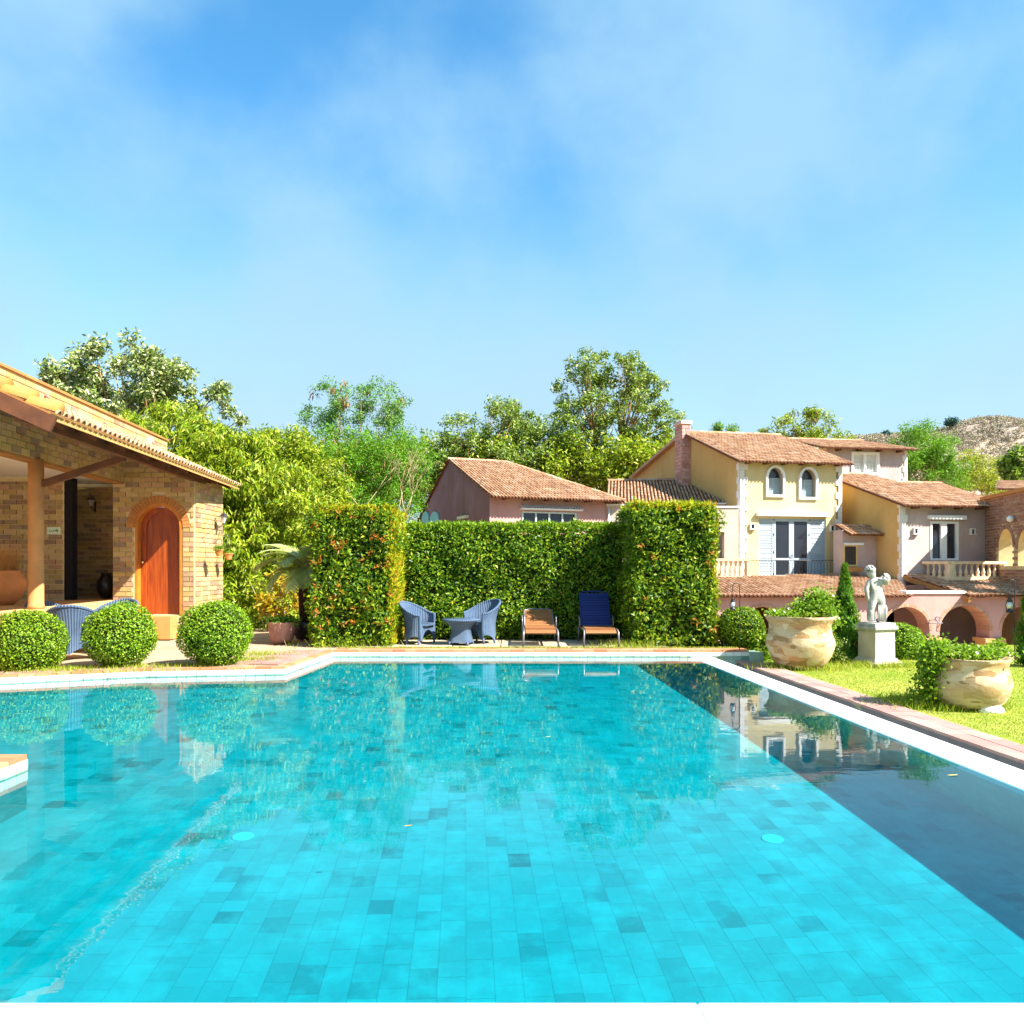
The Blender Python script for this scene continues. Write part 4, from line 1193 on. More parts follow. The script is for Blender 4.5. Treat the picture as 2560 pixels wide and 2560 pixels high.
# ---- upper storey behind
F4 = Face((11.87, 29), (.988, .156)); UH = empty('upper_storey', (11.87, 29, 2), 'small upper storey with curtained white window above the tiled roofs', 'house')
a4 = F4.uv(2066, 1150)[0]; b4 = F4.uv(2267.5, 1150)[0]; ze = 5.98
wr = F4.rect(2131, 1134, 2194, 1184)
m = MB(); F4.wall(m, [(a4, 3), (b4, 3), (b4, ze), (a4, ze)], [[(wr[0], wr[2]), (wr[1], wr[2]), (wr[1], wr[3]), (wr[0], wr[3])]], .2)
F4.box(m, a4, a4 + .18, 3, ze, -3, -.2); F4.box(m, b4 - .18, b4, 3, ze, -3, -.2); F4.box(m, a4, b4, 3, ze, -3.2, -3.0)
m.build('wall', STU['lav'], parent=UH)
e0, e1 = F4.P(a4 - .35, ze - .05, .38), F4.P(b4 + .22, ze - .05, .38); r0, r1 = F4.P(a4 - .35, 6.72, -2.6), F4.P(b4 - .15, 6.72, -2.6)
tiled_roof(UH, [e0, e1, r1, r0], e0, e1, M['terracotta'], tw=.115, tl=.26, r=.036, ridge=[(r0, r1)])
rafter_ends(UH, F4, a4, b4, ze - .05, 4, .24, .09)
window(UH, F4, 2133, 1136, 2192, 1182, 2, .09, .12, None, .07, .05, M['curtain'], 3)
quoins(UH, F4, b4, 3.6, ze - .05, -1, short=.12, long=.2)

# ---- brick loggia at the right edge
FL = Face((14.13, 22.9), (-.22, -.975)); LG = empty('brick_loggia', (14.1, 22.9, -1.35), 'shaded brown brick wall with round-headed openings at the right edge', 'building')
LL = 2.9
def lz(px, py): return FL.uv(px, py)
ops = []
for px0, px1 in ((2497, 2534), (2545, 2588)):
    s0, z0 = FL.uv(px0, 1415); s1, z1 = FL.uv(px1, 1320); hw = (s1 - s0) / 2; ops.append(((s0 + s1) / 2, hw, z0, z1 - hw))
m = MB(); FL.wall(m, [(-.1, -1.35), (LL, -1.35), (LL, 3.46), (-.1, 3.46)], [arch_poly(*o_) for o_ in ops], .45); w_ = m.build('wall', M['mortar'], parent=LG)
lb = []
def sk(s, z, a, b):
    for sc, hw, z0, zs_ in ops:
        if z0 - .05 < z < zs_ and abs(s - sc) < hw + .09: return True
        if z >= zs_ and math.hypot(s - sc, z - zs_) < hw + .12: return True
    return False
bricks_on(FL, 0, LL, .9, 3.44, sk, out=lb, bl=.30, bh=.085)
flush_bricks(w_, lb, M['brownbrick'], 120)
for sc, hw, z0, zs_ in ops:
    m = MB(); ring(FL, m, sc, zs_, hw + .01, hw + .12, -.02, .03, 14, gap=.01); m.build('arch_ring', M['brownbrick'], parent=LG)
m = MB(); m.prism([tuple(FL.P(-.1, 0, -3.2)[:2]), tuple(FL.P(LL, 0, -3.2)[:2]), tuple(FL.P(LL, 0, -3.4)[:2]), tuple(FL.P(-.1, 0, -3.4)[:2])], -1.35, 3.4); m.build('rear_wall', M['brownbrick'], parent=LG)
m = MB(); FL.box(m, -.2, LL, 3.462, 3.56, -.5, .1); m.build('coping', M['arch_brick'], parent=LG)
g0 = S(2490, 1222, 27.0); g1 = Vector((g0.x + 4, 27.0, g0.z)); g3 = Vector((S(2499, 1203, 29.5).x, 29.5, S(2499, 1203, 29.5).z)); g2 = Vector((g0.x + 4, 29.5, g3.z))
q_ = [S(2503, 1400, 27.5), S(2700, 1400, 28.5)]
m = MB(); m.box((q_[0].x, 27.5, .5), (q_[1].x, 29.5, 4.12)); m.build('rear_block', STU['tan'], parent=LG)
tiled_roof(LG, [g0, g1, g2, g3], g0, g1, M['terracotta'], tw=.115, tl=.26, r=.036)
s_, z_ = FL.uv(2538, 1297); c = FL.P(s_, z_, .12)
m = MB(); m.ball(c, .09, 10, 8); m.tube([FL.P(s_, z_ + .02, 0), c], .02, 6); m.build('globe_lamp', M['white_paint'], base=c, label='white globe lamp on the brown brick loggia wall', cat='lamp')

# ---- arcade with pink wall
FA = Face((0, 20.3), (1, 0)); AC = empty('pink_arcade', (5, 20.3, -1.35), 'pink stucco arcade with brick-edged round arches below the villa', 'building')
def aX(px): return (px - 1280) / F * 20.3
def aZ(py): return H + (HZ - py) / F * 20.3
aops = []
for c_px, hw_px, top in ((1909, 62, 1517), (2070, 58, 1517), (2266, 58, 1517), (2412, 63, 1514), (2566, 62, 1514)):
    hw = hw_px / F * 20.3; aops.append((aX(c_px), hw, -1.34, aZ(top) - hw))
ztop = aZ(1484)
m = MB(); FA.wall(m, [(3.0, -1.35), (17, -1.35), (17, ztop), (3.0, ztop)], [arch_poly(*o_) for o_ in aops], .6); m.build('wall', STU['pink'], parent=AC)
for o_ in aops:
    m = MB(); ring(FA, m, o_[0], o_[3], o_[1] - .004, o_[1] + .075, -.59, .012, 30, gap=.004); m.build('arch_ring', M['arch_pale'], parent=AC)
m = MB(); m.box((aX(2264), 20.26, ztop + .002), (aX(2413), 20.75, ztop + .07)); m.build('wall_cap', M['white_paint'], parent=AC)
for px in (2340, 2485):
    x = aX(px); m = MB(); m.box((x - .27, 20.22, aZ(1606)), (x + .27, 20.8, aZ(1596))); m.box((x - .22, 20.26, -1.35), (x + .22, 20.78, aZ(1606) - .002)); m.build('pillar', M['cream_plaster'], parent=AC)
m = MB(); m.box((3, 23.0, -1.35), (17, 23.2, .9)); m.build('rear_wall', M['roof_under'], parent=AC)
x = aX(2385); m = MB(); m.box((x - .1, 21.3, -1.35), (x + .12, 21.5, .7)); m.build('timber_post', M['wood_board'], parent=AC)
x = aX(2268); m = MB(); m.box((x - .12, 21.6, -1.35), (x + .3, 21.9, .8)); m.build('corner_pier', M['quoin'], parent=AC)
# skirt roofs
e0 = Vector((3.0, 20.12, aZ(1487) - .02)); e1 = Vector((aX(2262) + .08, 20.12, aZ(1487) - .02))
t0 = F1.P(-4.0, 1.07, .66); t1 = F1.P(W1 + .35, 1.07, .66); t2 = F1.P(W1 + .4, 1.15, .1)
sl_ = (1.07 - e0.z) / (t0.y - 20.12)
ky = F3.P(-.02, 0, 0)
tiled_roof(AC, [e0, e1, Vector((ky.x, ky.y + .2, e0.z + (ky.y + .2 - 20.12) * sl_)), Vector((t1.x, t1.y, e0.z + (t1.y - 20.12) * sl_)), Vector((t0.x, t0.y, 1.07))], e0, e1, M['terracotta'], tw=.11, tl=.26, r=.034, name='skirt_roof')
u0 = Vector(((2424 - 1280) / F * 20.08, 20.08, 1.46 - 70 / F * 20.08)); u1 = Vector((15.5, 20.08, u0.z)); w0 = F3.P(.06, 1.27, .02); w1 = F3.P(W3 + .1, 1.27, .02)
tiled_roof(AC, [u0, u1, Vector((15.5, w1.y, 1.27)), w0], u0, u1, M['terracotta'], tw=.115, tl=.26, r=.036, name='skirt_roof')
m = MB(); m.beam(u0 + Vector((.02, .02, -.12)), w0 + Vector((.02, 0, -.12)), .08, .14); m.build('verge_board', M['wood_board'], parent=AC)
m = MB(); x0_, x1_ = aX(2264), aX(2420); m.box((x0_, 21.6, -1.0), (x1_, 21.8, .95)); m.build('inner_wall', M['brownbrick'], parent=AC)
for px in (1795, 1865, 1938, 2010, 2447, 2520):
    x = aX(px); m = MB(); m.box((x - .07, 20.14, ztop - .10), (x + .08, 20.29, ztop - .01)); m.build('rafter_end', M['wood_dark'], parent=AC)
# iron wall bracket
c = S(2333, 1560, 20.1); IB = MB()
IB.tube([c + Vector((-.10, .18, -.35)), c + Vector((-.1, .0, .1)), c + Vector((0, -.15, .12)), c + Vector((.1, -.15, 0)), c + Vector((.03, -.15, -.08))], .012, 5)
IB.tube([c + Vector((-.15, .1, .0)), c + Vector((.2, -.1, .03))], .01, 5)
for r_ in (.07, .05): IB.tube([c + Vector((.05 + r_ * math.cos(q), -.12, .14 + r_ * math.sin(q))) for q in [k * .7 for k in range(10)]], .009, 5)
IB.build('wall_bracket', m_plain('grey_iron', (.2, .18, .22), .5), base=c, label='curled grey iron bracket on the pink pier between two arches', cat='bracket')
# ---------------------------------------------------------------- vegetation
LEAF = {
 'box': m_leaf('box_leaf', [(0, (.05, .13, .006)), (.4, (.13, .26, .010)), (.8, (.24, .38, .015)), (1, (.36, .48, .04))], .30, .35),
 'hedge': m_leaf('hedge_leaf', [(0, (.03, .09, .006)), (.35, (.06, .15, .006)), (.75, (.17, .29, .010)), (.97, (.30, .38, .015)), (1, (.36, .24, .02))], .30, .28),
 'tower': m_leaf('red_tip_leaf', [(0, (.03, .09, .006)), (.35, (.06, .15, .006)), (.7, (.18, .28, .010)), (.95, (.34, .40, .015)), (1, (.44, .40, .02))], .36, .28),
 'tip': m_leaf('growth_and_sunlit_yellow', [(0, (.34, .40, .012)), (.80, (.52, .48, .02)), (.84, (.52, .28, .02)), (1, (.50, .16, .02))], .45, .3),  # new growth on top; on the sunward sides its yellow stands for sunlight
 'tipg': m_leaf('yellow_green_growth', [(0, (.12, .26, .01)), (1, (.26, .36, .02))], .45, .3),
 'mango': m_leaf('drooping_leaf', [(0, (.06, .13, .006)), (.35, (.18, .28, .010)), (.75, (.34, .41, .015)), (1, (.48, .48, .08))], .35, .3),
 'silver': m_leaf('pale_leaf_with_glints', [(0, (.05, .09, .02)), (.35, (.16, .23, .04)), (.7, (.32, .38, .12)), (1, (.60, .60, .42))], .22, .25),  # whitish end of the ramp paints highlights onto the pale leaves
 'tall': m_leaf('mid_green_leaf', [(0, (.04, .09, .012)), (.45, (.13, .23, .02)), (.8, (.28, .37, .05)), (1, (.50, .52, .26))], .28, .28),
 'feather': m_leaf('feathery_leaf', [(0, (.06, .18, .05)), (.5, (.12, .28, .06)), (1, (.22, .38, .06))], .4, .5),
 'bright': m_leaf('bright_green_leaf', [(0, (.06, .18, .01)), (.5, (.11, .28, .015)), (1, (.18, .38, .03))], .4, .5),
 'yellow': m_leaf('yellow_green_leaf', [(0, (.20, .26, .02)), (.6, (.32, .36, .03)), (1, (.48, .44, .05))], .45, .5),
 'cypress': m_leaf('cypress_leaf', [(0, (.03, .11, .01)), (.6, (.08, .22, .012)), (1, (.18, .34, .02))], .3, .5),
 'vine': m_leaf('vine_leaf', [(0, (.09, .20, .01)), (.6, (.17, .32, .015)), (1, (.28, .42, .04))], .45, .4),
 'palm': m_leaf('palm_leaf', [(0, (.22, .28, .05)), (.6, (.36, .42, .12)), (1, (.50, .54, .24))], .3, .35),
 'croton': m_leaf('yellow_orange_leaf', [(0, (.30, .26, .015)), (.6, (.50, .38, .02)), (1, (.55, .22, .02))], .4, .4),
 'far': m_leaf('hillside_leaf', [(0, (.03, .09, .08)), (1, (.07, .16, .12))], .1, .6),
 'grass': m_leaf('grass_blade', [(0, (.14, .24, .01)), (.4, (.26, .36, .015)), (.75, (.40, .42, .03)), (1, (.52, .46, .14))], .4, .6),
}
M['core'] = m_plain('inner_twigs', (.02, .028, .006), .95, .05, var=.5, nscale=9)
M['bark'] = m_plain('tan_bark', (.30, .19, .08), .9, .1, var=.35, nscale=5)
M['bark_pale'] = m_plain('pale_bark', (.30, .25, .13), .9, .1, var=.3, nscale=5)
M['bark_dark'] = m_plain('dark_fibrous_bark', (.045, .022, .012), .95, .1, var=.5, nscale=12)
M['petal'] = m_plain('white_petal', (.8, .8, .74), .7, .2, var=.03, bump=0)

def unit(v): return v / np.maximum(np.linalg.norm(v, axis=-1, keepdims=True), 1e-9)
def leaf_verts(P, N, L, W, dirb=None, db=0.0, fold=.25, jit=.35):
    n = len(P)
    U = unit(RNG.normal(size=(n, 3)))
    if dirb is not None: U = unit(U * (1 - db) + np.asarray(dirb) * db)
    N = unit(N + RNG.normal(size=(n, 3)) * jit)
    U = unit(U - N * (U * N).sum(1, keepdims=True) * .8)
    Sd = unit(np.cross(U, N))
    l = (L * RNG.uniform(.7, 1.25, n))[:, None]; w = (W * RNG.uniform(.75, 1.2, n))[:, None]
    a = P; c = P + U * l; b = P + U * l * .45 + Sd * w / 2 + N * w * fold; d = P + U * l * .45 - Sd * w / 2 + N * w * fold
    return np.stack([a, b, c, d], 1)
def sph(n): return unit(RNG.normal(size=(n, 3)))
def clumps(P, per, r, outward=None, L=.1, W=.05, dirb=None, db=0, jit=.8, flat=1.0):
    """leaves scattered round clump centres P"""
    n = len(P) * per
    C = np.repeat(P, per, 0); o = sph(n) * (RNG.uniform(0, 1, n) ** .45)[:, None] * np.repeat(np.broadcast_to(r, len(P)), per)[:, None]
    o[:, 2] *= flat
    return leaf_verts(C + o, unit(o + np.array([0, 0, .25]) * np.mean(r)), L, W, dirb, db, .2, jit)
def ell(px, py, d, rx, ry, rd=None):
    c = S(px, py, d); k = d / F
    return (c.x, c.y, c.z, rx * k, (rd if rd else min(rx, ry * 1.4) * k), ry * k)
def in_ells(ells, n, surf=.5):
    vol = np.array([e[3] * e[4] * e[5] for e in ells]) ** .8; vol /= vol.sum()
    out = []
    for e, v in zip(ells, vol):
        k = max(2, int(n * v)); d = sph(k) * (RNG.uniform(0, 1, k) ** (1 / 3 * (1 - surf)))[:, None]
        out.append(np.array(e[:3]) + d * np.array(e[3:6]))
    return np.concatenate(out)
def tree(label, base, ells, mat, n=60, per=120, cr=.35, L=.16, W=.07, trunk=.12, bark='bark', name='tree', group=None, dirb=None, db=0, surf=.5, limbs=None, stems=1, jit=.8, zmin=None, extra=None, flat=.8, tl=.45, surfz=True):
    t = empty(name, base, label, 'tree', group)
    C = in_ells(ells, n, surf)
    if zmin is not None: C = C[C[:, 2] > zmin]
    V = clumps(C, per, cr * RNG.uniform(.6, 1.35, len(C)), L=L, W=W, dirb=dirb, db=db, jit=jit, flat=flat)
    np_mesh('crown', V.reshape(-1, 3), 4, mat, parent=t, kind='stuff')
    m = MB(); b = Vector(base)
    cc = Vector(tuple(np.mean(C, 0))); lo = float(np.percentile(C[:, 2], 5))
    forks = []
    for k in range(stems):
        off = Vector((random.uniform(-.12, .12), random.uniform(-.1, .1), 0)) * (k > 0) * 2
        top = Vector((b.x * .5 + cc.x * .5 + random.uniform(-.5, .5) * (stems > 1), b.y, b.z + (lo - b.z) * tl + random.uniform(0, .3)))
        top2 = Vector((cc.x + random.uniform(-.6, .6) * (stems > 1) * 1.5, cc.y, cc.z * .6 + top.z * .4))
        m.tube([b + off, (b + off) * .5 + top * .5 + Vector((random.uniform(-.08, .08), 0, 0)), top, top2], [trunk, trunk * .85, trunk * .7, trunk * .35], 7)
        forks += [(top, trunk * .55), (top.lerp(top2, .5), trunk * .42), (top2, trunk * .3)]
    sel = RNG.choice(len(C), min(len(C), limbs or 26), replace=False)
    for i in sel:
        q = Vector(tuple(C[i])); below = [f for f in forks if f[0].z < q.z + .2] or forks[:1]
        f = min(below, key=lambda f: (f[0] - q).length)
        mid = f[0].lerp(q, .5) + Vector((random.uniform(-.15, .15), random.uniform(-.15, .15), -.12 * (q - f[0]).length * random.uniform(0, 1)))
        m.tube([f[0], mid, q], [f[1], f[1] * .55, f[1] * .16], 5)
        for _ in range(2):
            e = q + Vector(tuple(sph(1)[0])) * cr * 1.0; m.tube([mid.lerp(q, random.uniform(.3, .9)), e], [f[1] * .22, f[1] * .08], 4)
    m.build('trunk', M[bark], parent=t)
    if extra: extra(t, C)
    return t

# -- trees behind the pavilion and hedge
G0 = -1.35
tree('broad tree with pale glossy leaves rising behind the brick pavilion roof', (S(330, 1418, 25).x, 25, G0 + 1.3), [ell(300, 935, 25, 170, 85), ell(190, 985, 25, 95, 85), ell(430, 985, 25, 100, 90), ell(545, 1030, 25, 55, 85), ell(300, 1040, 25.5, 200, 90), ell(480, 1110, 25, 110, 80)], LEAF['silver'], 170, 160, .36, .17, .07, .20, 'bark', surf=.35, limbs=60, stems=3)
tree('tree with long drooping yellow-green leaves beside the pavilion side wall', (S(520, 1418, 20).x, 20, 0), [ell(430, 1085, 20.5, 130, 70), ell(560, 1190, 20, 130, 120), ell(660, 1240, 20.5, 110, 130), ell(600, 1370, 19.6, 95, 130), ell(575, 1500, 19.2, 60, 70)], LEAF['mango'], 240, 150, .34, .19, .045, .12, 'bark', dirb=(0, -.2, -1), db=.55, surf=.3, limbs=50, stems=2)
tree('dense bushy tree with olive leaves between pavilion and feathery tree', (S(690, 1418, 23).x, 23, 0), [ell(640, 1140, 24, 110, 60), ell(720, 1150, 24, 100, 75), ell(750, 1260, 23.4, 110, 110), ell(700, 1400, 22, 120, 130), ell(800, 1200, 24, 90, 90)], LEAF['mango'], 240, 150, .38, .145, .048, .13, 'bark', surf=.3, limbs=50, stems=2, dirb=(0, -.2, -1), db=.3)
def pods(t, C):
    top = C[C[:, 2] > np.percentile(C[:, 2], 55)]
    P = top[RNG.choice(len(top), 20)] + RNG.normal(size=(20, 3)) * .12
    V = []
    for p in P:
        k = 12; q = p + RNG.normal(size=(k, 3)) * .07
        V.append(leaf_verts(q, sph(k), .26, .045, (0, 0, -1), .8))
    np_mesh('seed_pods', np.concatenate(V).reshape(-1, 3), 4, m_plain('brown_pod', (.22, .11, .06), .7, var=.5, bump=0), parent=t, kind='stuff')
tree('airy feathery tree with brown seed pods against the sky above the hedge tower', (S(900, 1418, 26).x, 26, G0), [ell(850, 1010, 26, 75, 60), ell(960, 1000, 26, 70, 50), ell(800, 1050, 26, 45, 35), ell(900, 1070, 26, 130, 40), ell(985, 1060, 26, 45, 45)], LEAF['feather'], 130, 62, .26, .11, .04, .07, 'bark', surf=.2, limbs=22, stems=2, extra=pods, group='feathery trees with brown pods')
tree('deep green feathery trees massed behind the left hedge tower', (S(930, 1418, 25).x, 25, G0), [ell(860, 1130, 25, 120, 60), ell(960, 1150, 25, 130, 70), ell(870, 1230, 25, 130, 90), ell(1000, 1150, 25, 75, 60), ell(965, 1240, 25.5, 90, 70)], LEAF['bright'], 170, 140, .38, .12, .035, .12, 'bark', surf=.3, limbs=40, stems=2)
tree('rounded tree with whitish leaf undersides left of the tall branching tree', (S(1210, 1418, 35).x, 35, G0), [ell(1160, 1090, 35, 60, 60), ell(1260, 1060, 35, 90, 60), ell(1200, 1150, 35, 120, 70), ell(1330, 1100, 35, 60, 70), ell(1075, 1190, 35, 70, 60), ell(1070, 1270, 35, 80, 70)], LEAF['tall'], 170, 150, .40, .155, .065, .14, 'bark', surf=.3, limbs=45, stems=2)
tree('tall open tree with visible tan branching limbs behind the tiled roofs', (S(1545, 1418, 36).x, 36, G0), [ell(1500, 925, 36, 85, 50), ell(1590, 935, 36, 45, 45), ell(1440, 985, 36, 55, 70), ell(1610, 1000, 36, 60, 70), ell(1530, 1000, 36, 100, 70), ell(1660, 1040, 36, 45, 40), ell(1440, 1090, 36, 80, 60), ell(1620, 1100, 36, 70, 60)], LEAF['tall'], 180, 95, .38, .175, .075, .12, 'bark', surf=.2, limbs=110, stems=4, tl=.7)
tree('dark green tree mass between the rounded tree and the tall one', (S(1390, 1418, 36).x, 36, G0), [ell(1380, 1080, 36, 60, 70), ell(1400, 1160, 36, 110, 60), ell(1510, 1180, 36, 110, 50), ell(1600, 1180, 37, 90, 60)], LEAF['tall'], 130, 140, .45, .155, .07, .12, 'bark', surf=.3)
tree('loose green tree with drooping pods behind the yellow tower roof', (S(2010, 1418, 40).x, 40, G0), [ell(1990, 1060, 40, 55, 32), ell(2040, 1065, 40, 45, 45), ell(2000, 1100, 40, 110, 30), ell(1925, 1080, 40, 25, 25), ell(2080, 1100, 40, 50, 25)], LEAF['mango'], 60, 60, .42, .22, .07, .08, 'bark', surf=.2, extra=pods, group='feathery trees with brown pods', dirb=(0, 0, -1), db=.4)
tree('small palm-like treetop peeping over the ridge beside the chimney', (S(1822, 1418, 40).x, 40, 3), [ell(1815, 1072, 40, 26, 12)], LEAF['feather'], 10, 60, .32, .25, .05, .05, 'bark', limbs=6)
tree('bright green bamboo-like tree right of the small upper storey', (S(2310, 1418, 36).x, 36, G0), [ell(2300, 1110, 36, 60, 50), ell(2350, 1130, 36, 50, 55), ell(2300, 1180, 36, 80, 50), ell(2255, 1110, 36.5, 26, 24), ell(2390, 1190, 36, 40, 40)], LEAF['bright'], 120, 110, .42, .20, .04, .10, 'bark', surf=.2, dirb=(0, 0, .3), db=.3)
tree('yellow-green bamboo clump with feathery tips below the hill', (S(2440, 1418, 38).x, 38, G0), [ell(2425, 1165, 38, 30, 30), ell(2440, 1205, 38, 50, 35), ell(2490, 1170, 38, 18, 38), ell(2500, 1220, 38, 50, 25)], LEAF['yellow'], 60, 80, .42, .22, .045, .05, 'bark', surf=.2, dirb=(1, 0, .1), db=.4)
tree('broad-leaved tree at the right edge above the loggia roof', (S(2560, 1418, 34).x, 34, G0), [ell(2545, 1160, 34, 30, 25), ell(2550, 1190, 34, 35, 25), ell(2575, 1160, 34, 30, 40)], LEAF['tall'], 40, 60, .35, .28, .14, .06, 'bark')
# background woods that read as one mass
def woods():
    ells = []
    for i in range(22):
        px = 520 + i * 56 + random.uniform(-20, 20); ells.append(ell(px, 1180 + random.uniform(-15, 15), 34 + random.uniform(0, 5), 70, 75))
    C = in_ells(ells, 520, .3); V = clumps(C, 110, .7, L=.22, W=.09, jit=.8)
    np_mesh('woods', V.reshape(-1, 3), 4, LEAF['mango'], label='green tree mass beyond the hedges and roofs', cat='woods', kind='stuff')
woods()
# undergrowth between the pavilion side wall and the hedge tower
C = in_ells([ell(600, 1540, 18.6, 60, 60), ell(690, 1520, 18.8, 70, 90), ell(720, 1440, 19.5, 70, 90), ell(770, 1350, 19.5, 60, 120), ell(600, 1440, 19.8, 90, 90), ell(560, 1380, 20.5, 70, 90)], 190, .2)
np_mesh('undergrowth', clumps(C, 90, .28, L=.16, W=.05, dirb=(0, -.2, -1), db=.3).reshape(-1, 3), 4, LEAF['mango'], label='olive undergrowth filling the corner behind the potted palm', cat='shrubs', kind='stuff')
C = in_ells([ell(700, 1460, 17.6, 30, 30), ell(680, 1520, 17.6, 35, 30), ell(745, 1480, 17.6, 30, 45), ell(665, 1545, 17.8, 30, 25)], 26, .2)
cr_ = empty('croton_bush', (S(700, 1500, 17.6).x, 17.6, 0), 'yellow and orange leaved bush behind the potted palm', 'bush')
np_mesh('foliage', clumps(C, 40, .16, L=.14, W=.06).reshape(-1, 3), 4, LEAF['croton'], parent=cr_, kind='stuff')
m = MB()
for i in range(7):
    x = S(690, 1500, 17.6).x + random.uniform(-.3, .3); m.tube([(x, 17.6, 0), (x + random.uniform(-.2, .2), 17.6, .6), (x + random.uniform(-.4, .4), 17.6, 1.1)], [.015, .012, .006], 5)
m.build('stems', M['bark_pale'], parent=cr_)
# bare branches in front of the woods
def bare(px, py, d, lab, n=5, h=1.6):
    b = S(px, py, d); o = empty('bare_shrub', (b.x, b.y, b.z), lab, 'shrub', 'pale bare branched shrubs'); m = MB()
    def grow(p, dr, L, r, k):
        q = p + dr * L; mid = p.lerp(q, .5) + Vector((random.uniform(-.06, .06), 0, random.uniform(-.03, .06)))
        m.tube([p, mid, q], [r * .7, r * .55, r * .4], 5)
        if k:
            for _ in range(random.choice((2, 3))): grow(q, (dr + Vector((random.uniform(-.6, .6), random.uniform(-.3, .3), random.uniform(-.25, .35)))).normalized(), L * random.uniform(.55, .8), r * .6, k - 1)
    for i in range(n): grow(b + Vector((random.uniform(-.3, .3), 0, 0)), Vector((random.uniform(-.7, .7), 0, 1)).normalized(), h * random.uniform(.5, .8), .028, 3)
    m.build('branches', M['bark_pale'], parent=o)
bare(1000, 1300, 23.2, 'pale bare branches rising behind the left hedge tower', 4, 1.25)
bare(905, 1290, 23.4, 'thin bare pale shrub nearer the feathery tree', 2, 1.1)

# -- clipped hedges and topiary
def box_pts(a, b, dens, top=True, faces='flrt', jit=.05):
    (x0, y0, z0), (x1, y1, z1) = a, b; P = []; N = []
    def add(n, f, nrm):
        u = RNG.uniform(0, 1, (n, 2)); p = f(u[:, 0], u[:, 1]); P.append(p); N.append(np.broadcast_to(np.array(nrm, float), p.shape))
    A = lambda *q: np.stack([np.broadcast_to(z, q[0].shape if hasattr(q[0], 'shape') else q[1].shape) for z in q], 1)
    w, dp, h = x1 - x0, y1 - y0, z1 - z0
    if 'f' in faces: add(int(w * h * dens), lambda u, v: np.stack([x0 + u * w, np.full_like(u, y0), z0 + v * h], 1), (0, -1, 0))
    if 'b' in faces: add(int(w * h * dens * .4), lambda u, v: np.stack([x0 + u * w, np.full_like(u, y1), z0 + v * h], 1), (0, 1, 0))
    if 'l' in faces: add(int(dp * h * dens), lambda u, v: np.stack([np.full_like(u, x0), y0 + u * dp, z0 + v * h], 1), (-1, 0, 0))
    if 'r' in faces: add(int(dp * h * dens), lambda u, v: np.stack([np.full_like(u, x1), y0 + u * dp, z0 + v * h], 1), (1, 0, 0))
    if 't' in faces: add(int(w * dp * dens * 1.2), lambda u, v: np.stack([x0 + u * w, y0 + v * dp, np.full_like(u, z1)], 1), (0, 0, 1))
    P = np.concatenate(P); N = np.concatenate(N)
    # soft unevenness of the clipped surface
    k = .06 * (np.sin(P[:, 0] * 5.1 + P[:, 2] * 3.3) + np.sin(P[:, 1] * 6.3 + P[:, 2] * 4.7 + 1) + np.sin(P[:, 0] * 11 - P[:, 2] * 9)) / 1.5
    P = P + N * (k + RNG.uniform(-.13, .03 + jit, len(P)))[:, None]
    q = P[:, 0] + P[:, 1] * 1.3
    gap = np.sin(q * 7.3 + P[:, 2] * 2.1) * np.sin(P[:, 2] * 8.1 - q * 3) + .6 * np.sin(q * 19 + P[:, 2] * 13) * np.sin(P[:, 2] * 23 - q * 11) + RNG.normal(size=len(P)) * .12
    keep = (gap < .72) | (RNG.uniform(0, 1, len(P)) < .25) | (P[:, 2] > b[2] - .06)
    return P[keep], N[keep]
def hedge(label, a, b, mat, dens, L, W, faces, tip=None, tips=0, red=0, name='hedge', inset=.13, edges=0):
    c = ((a[0] + b[0]) / 2, (a[1] + b[1]) / 2, a[2]); o = empty(name, c, label, 'hedge')
    P, N = box_pts(a, b, dens, faces=faces)
    np_mesh('foliage', leaf_verts(P, N + np.array([0, -.05, .35]), L, W, (0, 0, .6), .25, jit=.75).reshape(-1, 3), 4, mat, parent=o, kind='stuff')
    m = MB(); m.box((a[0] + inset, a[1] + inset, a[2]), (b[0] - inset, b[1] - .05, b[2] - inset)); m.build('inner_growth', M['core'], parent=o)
    if tip:
        n = int(tips); P = np.stack([RNG.uniform(a[0], b[0], n), RNG.uniform(a[1], b[1], n), np.full(n, b[2]) + RNG.uniform(-.04, .06, n)], 1)
        if edges:  # clumps down the sunward side, sunlight put into their yellow leaf colour
            e = int(edges); Q = np.stack([np.full(e, b[0]) + RNG.uniform(-.03, .05, e), RNG.uniform(a[1], b[1], e), RNG.uniform(a[2], b[2], e)], 1); P = np.concatenate([P, Q])
        V = clumps(P, 7, .05, L=L * 1.25, W=W * .8, dirb=(0.1, 0, 1), db=.6, jit=.6)
        np_mesh('growth_and_sunlit_leaves', V.reshape(-1, 3), 4, tip, parent=o, kind='stuff')
    if red:
        Z = RNG.uniform(a[2] + .2, b[2], red); P = np.stack([RNG.uniform(a[0], b[0], red), np.full(red, a[1] - .07), Z], 1)
        V = clumps(P, 9, .055, L=L * 1.1, W=W * .65, dirb=(0, -.6, .5), db=.4, jit=.5)
        np_mesh('red_tips', V.reshape(-1, 3), 4, LEAF['redtip'], parent=o, kind='stuff')
    return o
LEAF['redtip'] = m_leaf('red_tip', [(0, (.42, .08, .02)), (.5, (.50, .15, .03)), (1, (.48, .26, .03))], .4, .3)
xl0, xl1 = S(780, 0, 14.3).x, S(975, 0, 14.3).x
hedge('tall clipped hedge block with red tips left of the wicker chairs', (xl0, 14.3, 0), (xl1, 15.85, 2.50), LEAF['tower'], 1600, .088, .038, 'flrt', LEAF['tip'], 700, 42, 'hedge_block', edges=1500)
xr0, xr1 = S(1584, 0, 14.3).x, S(1786, 0, 14.3).x
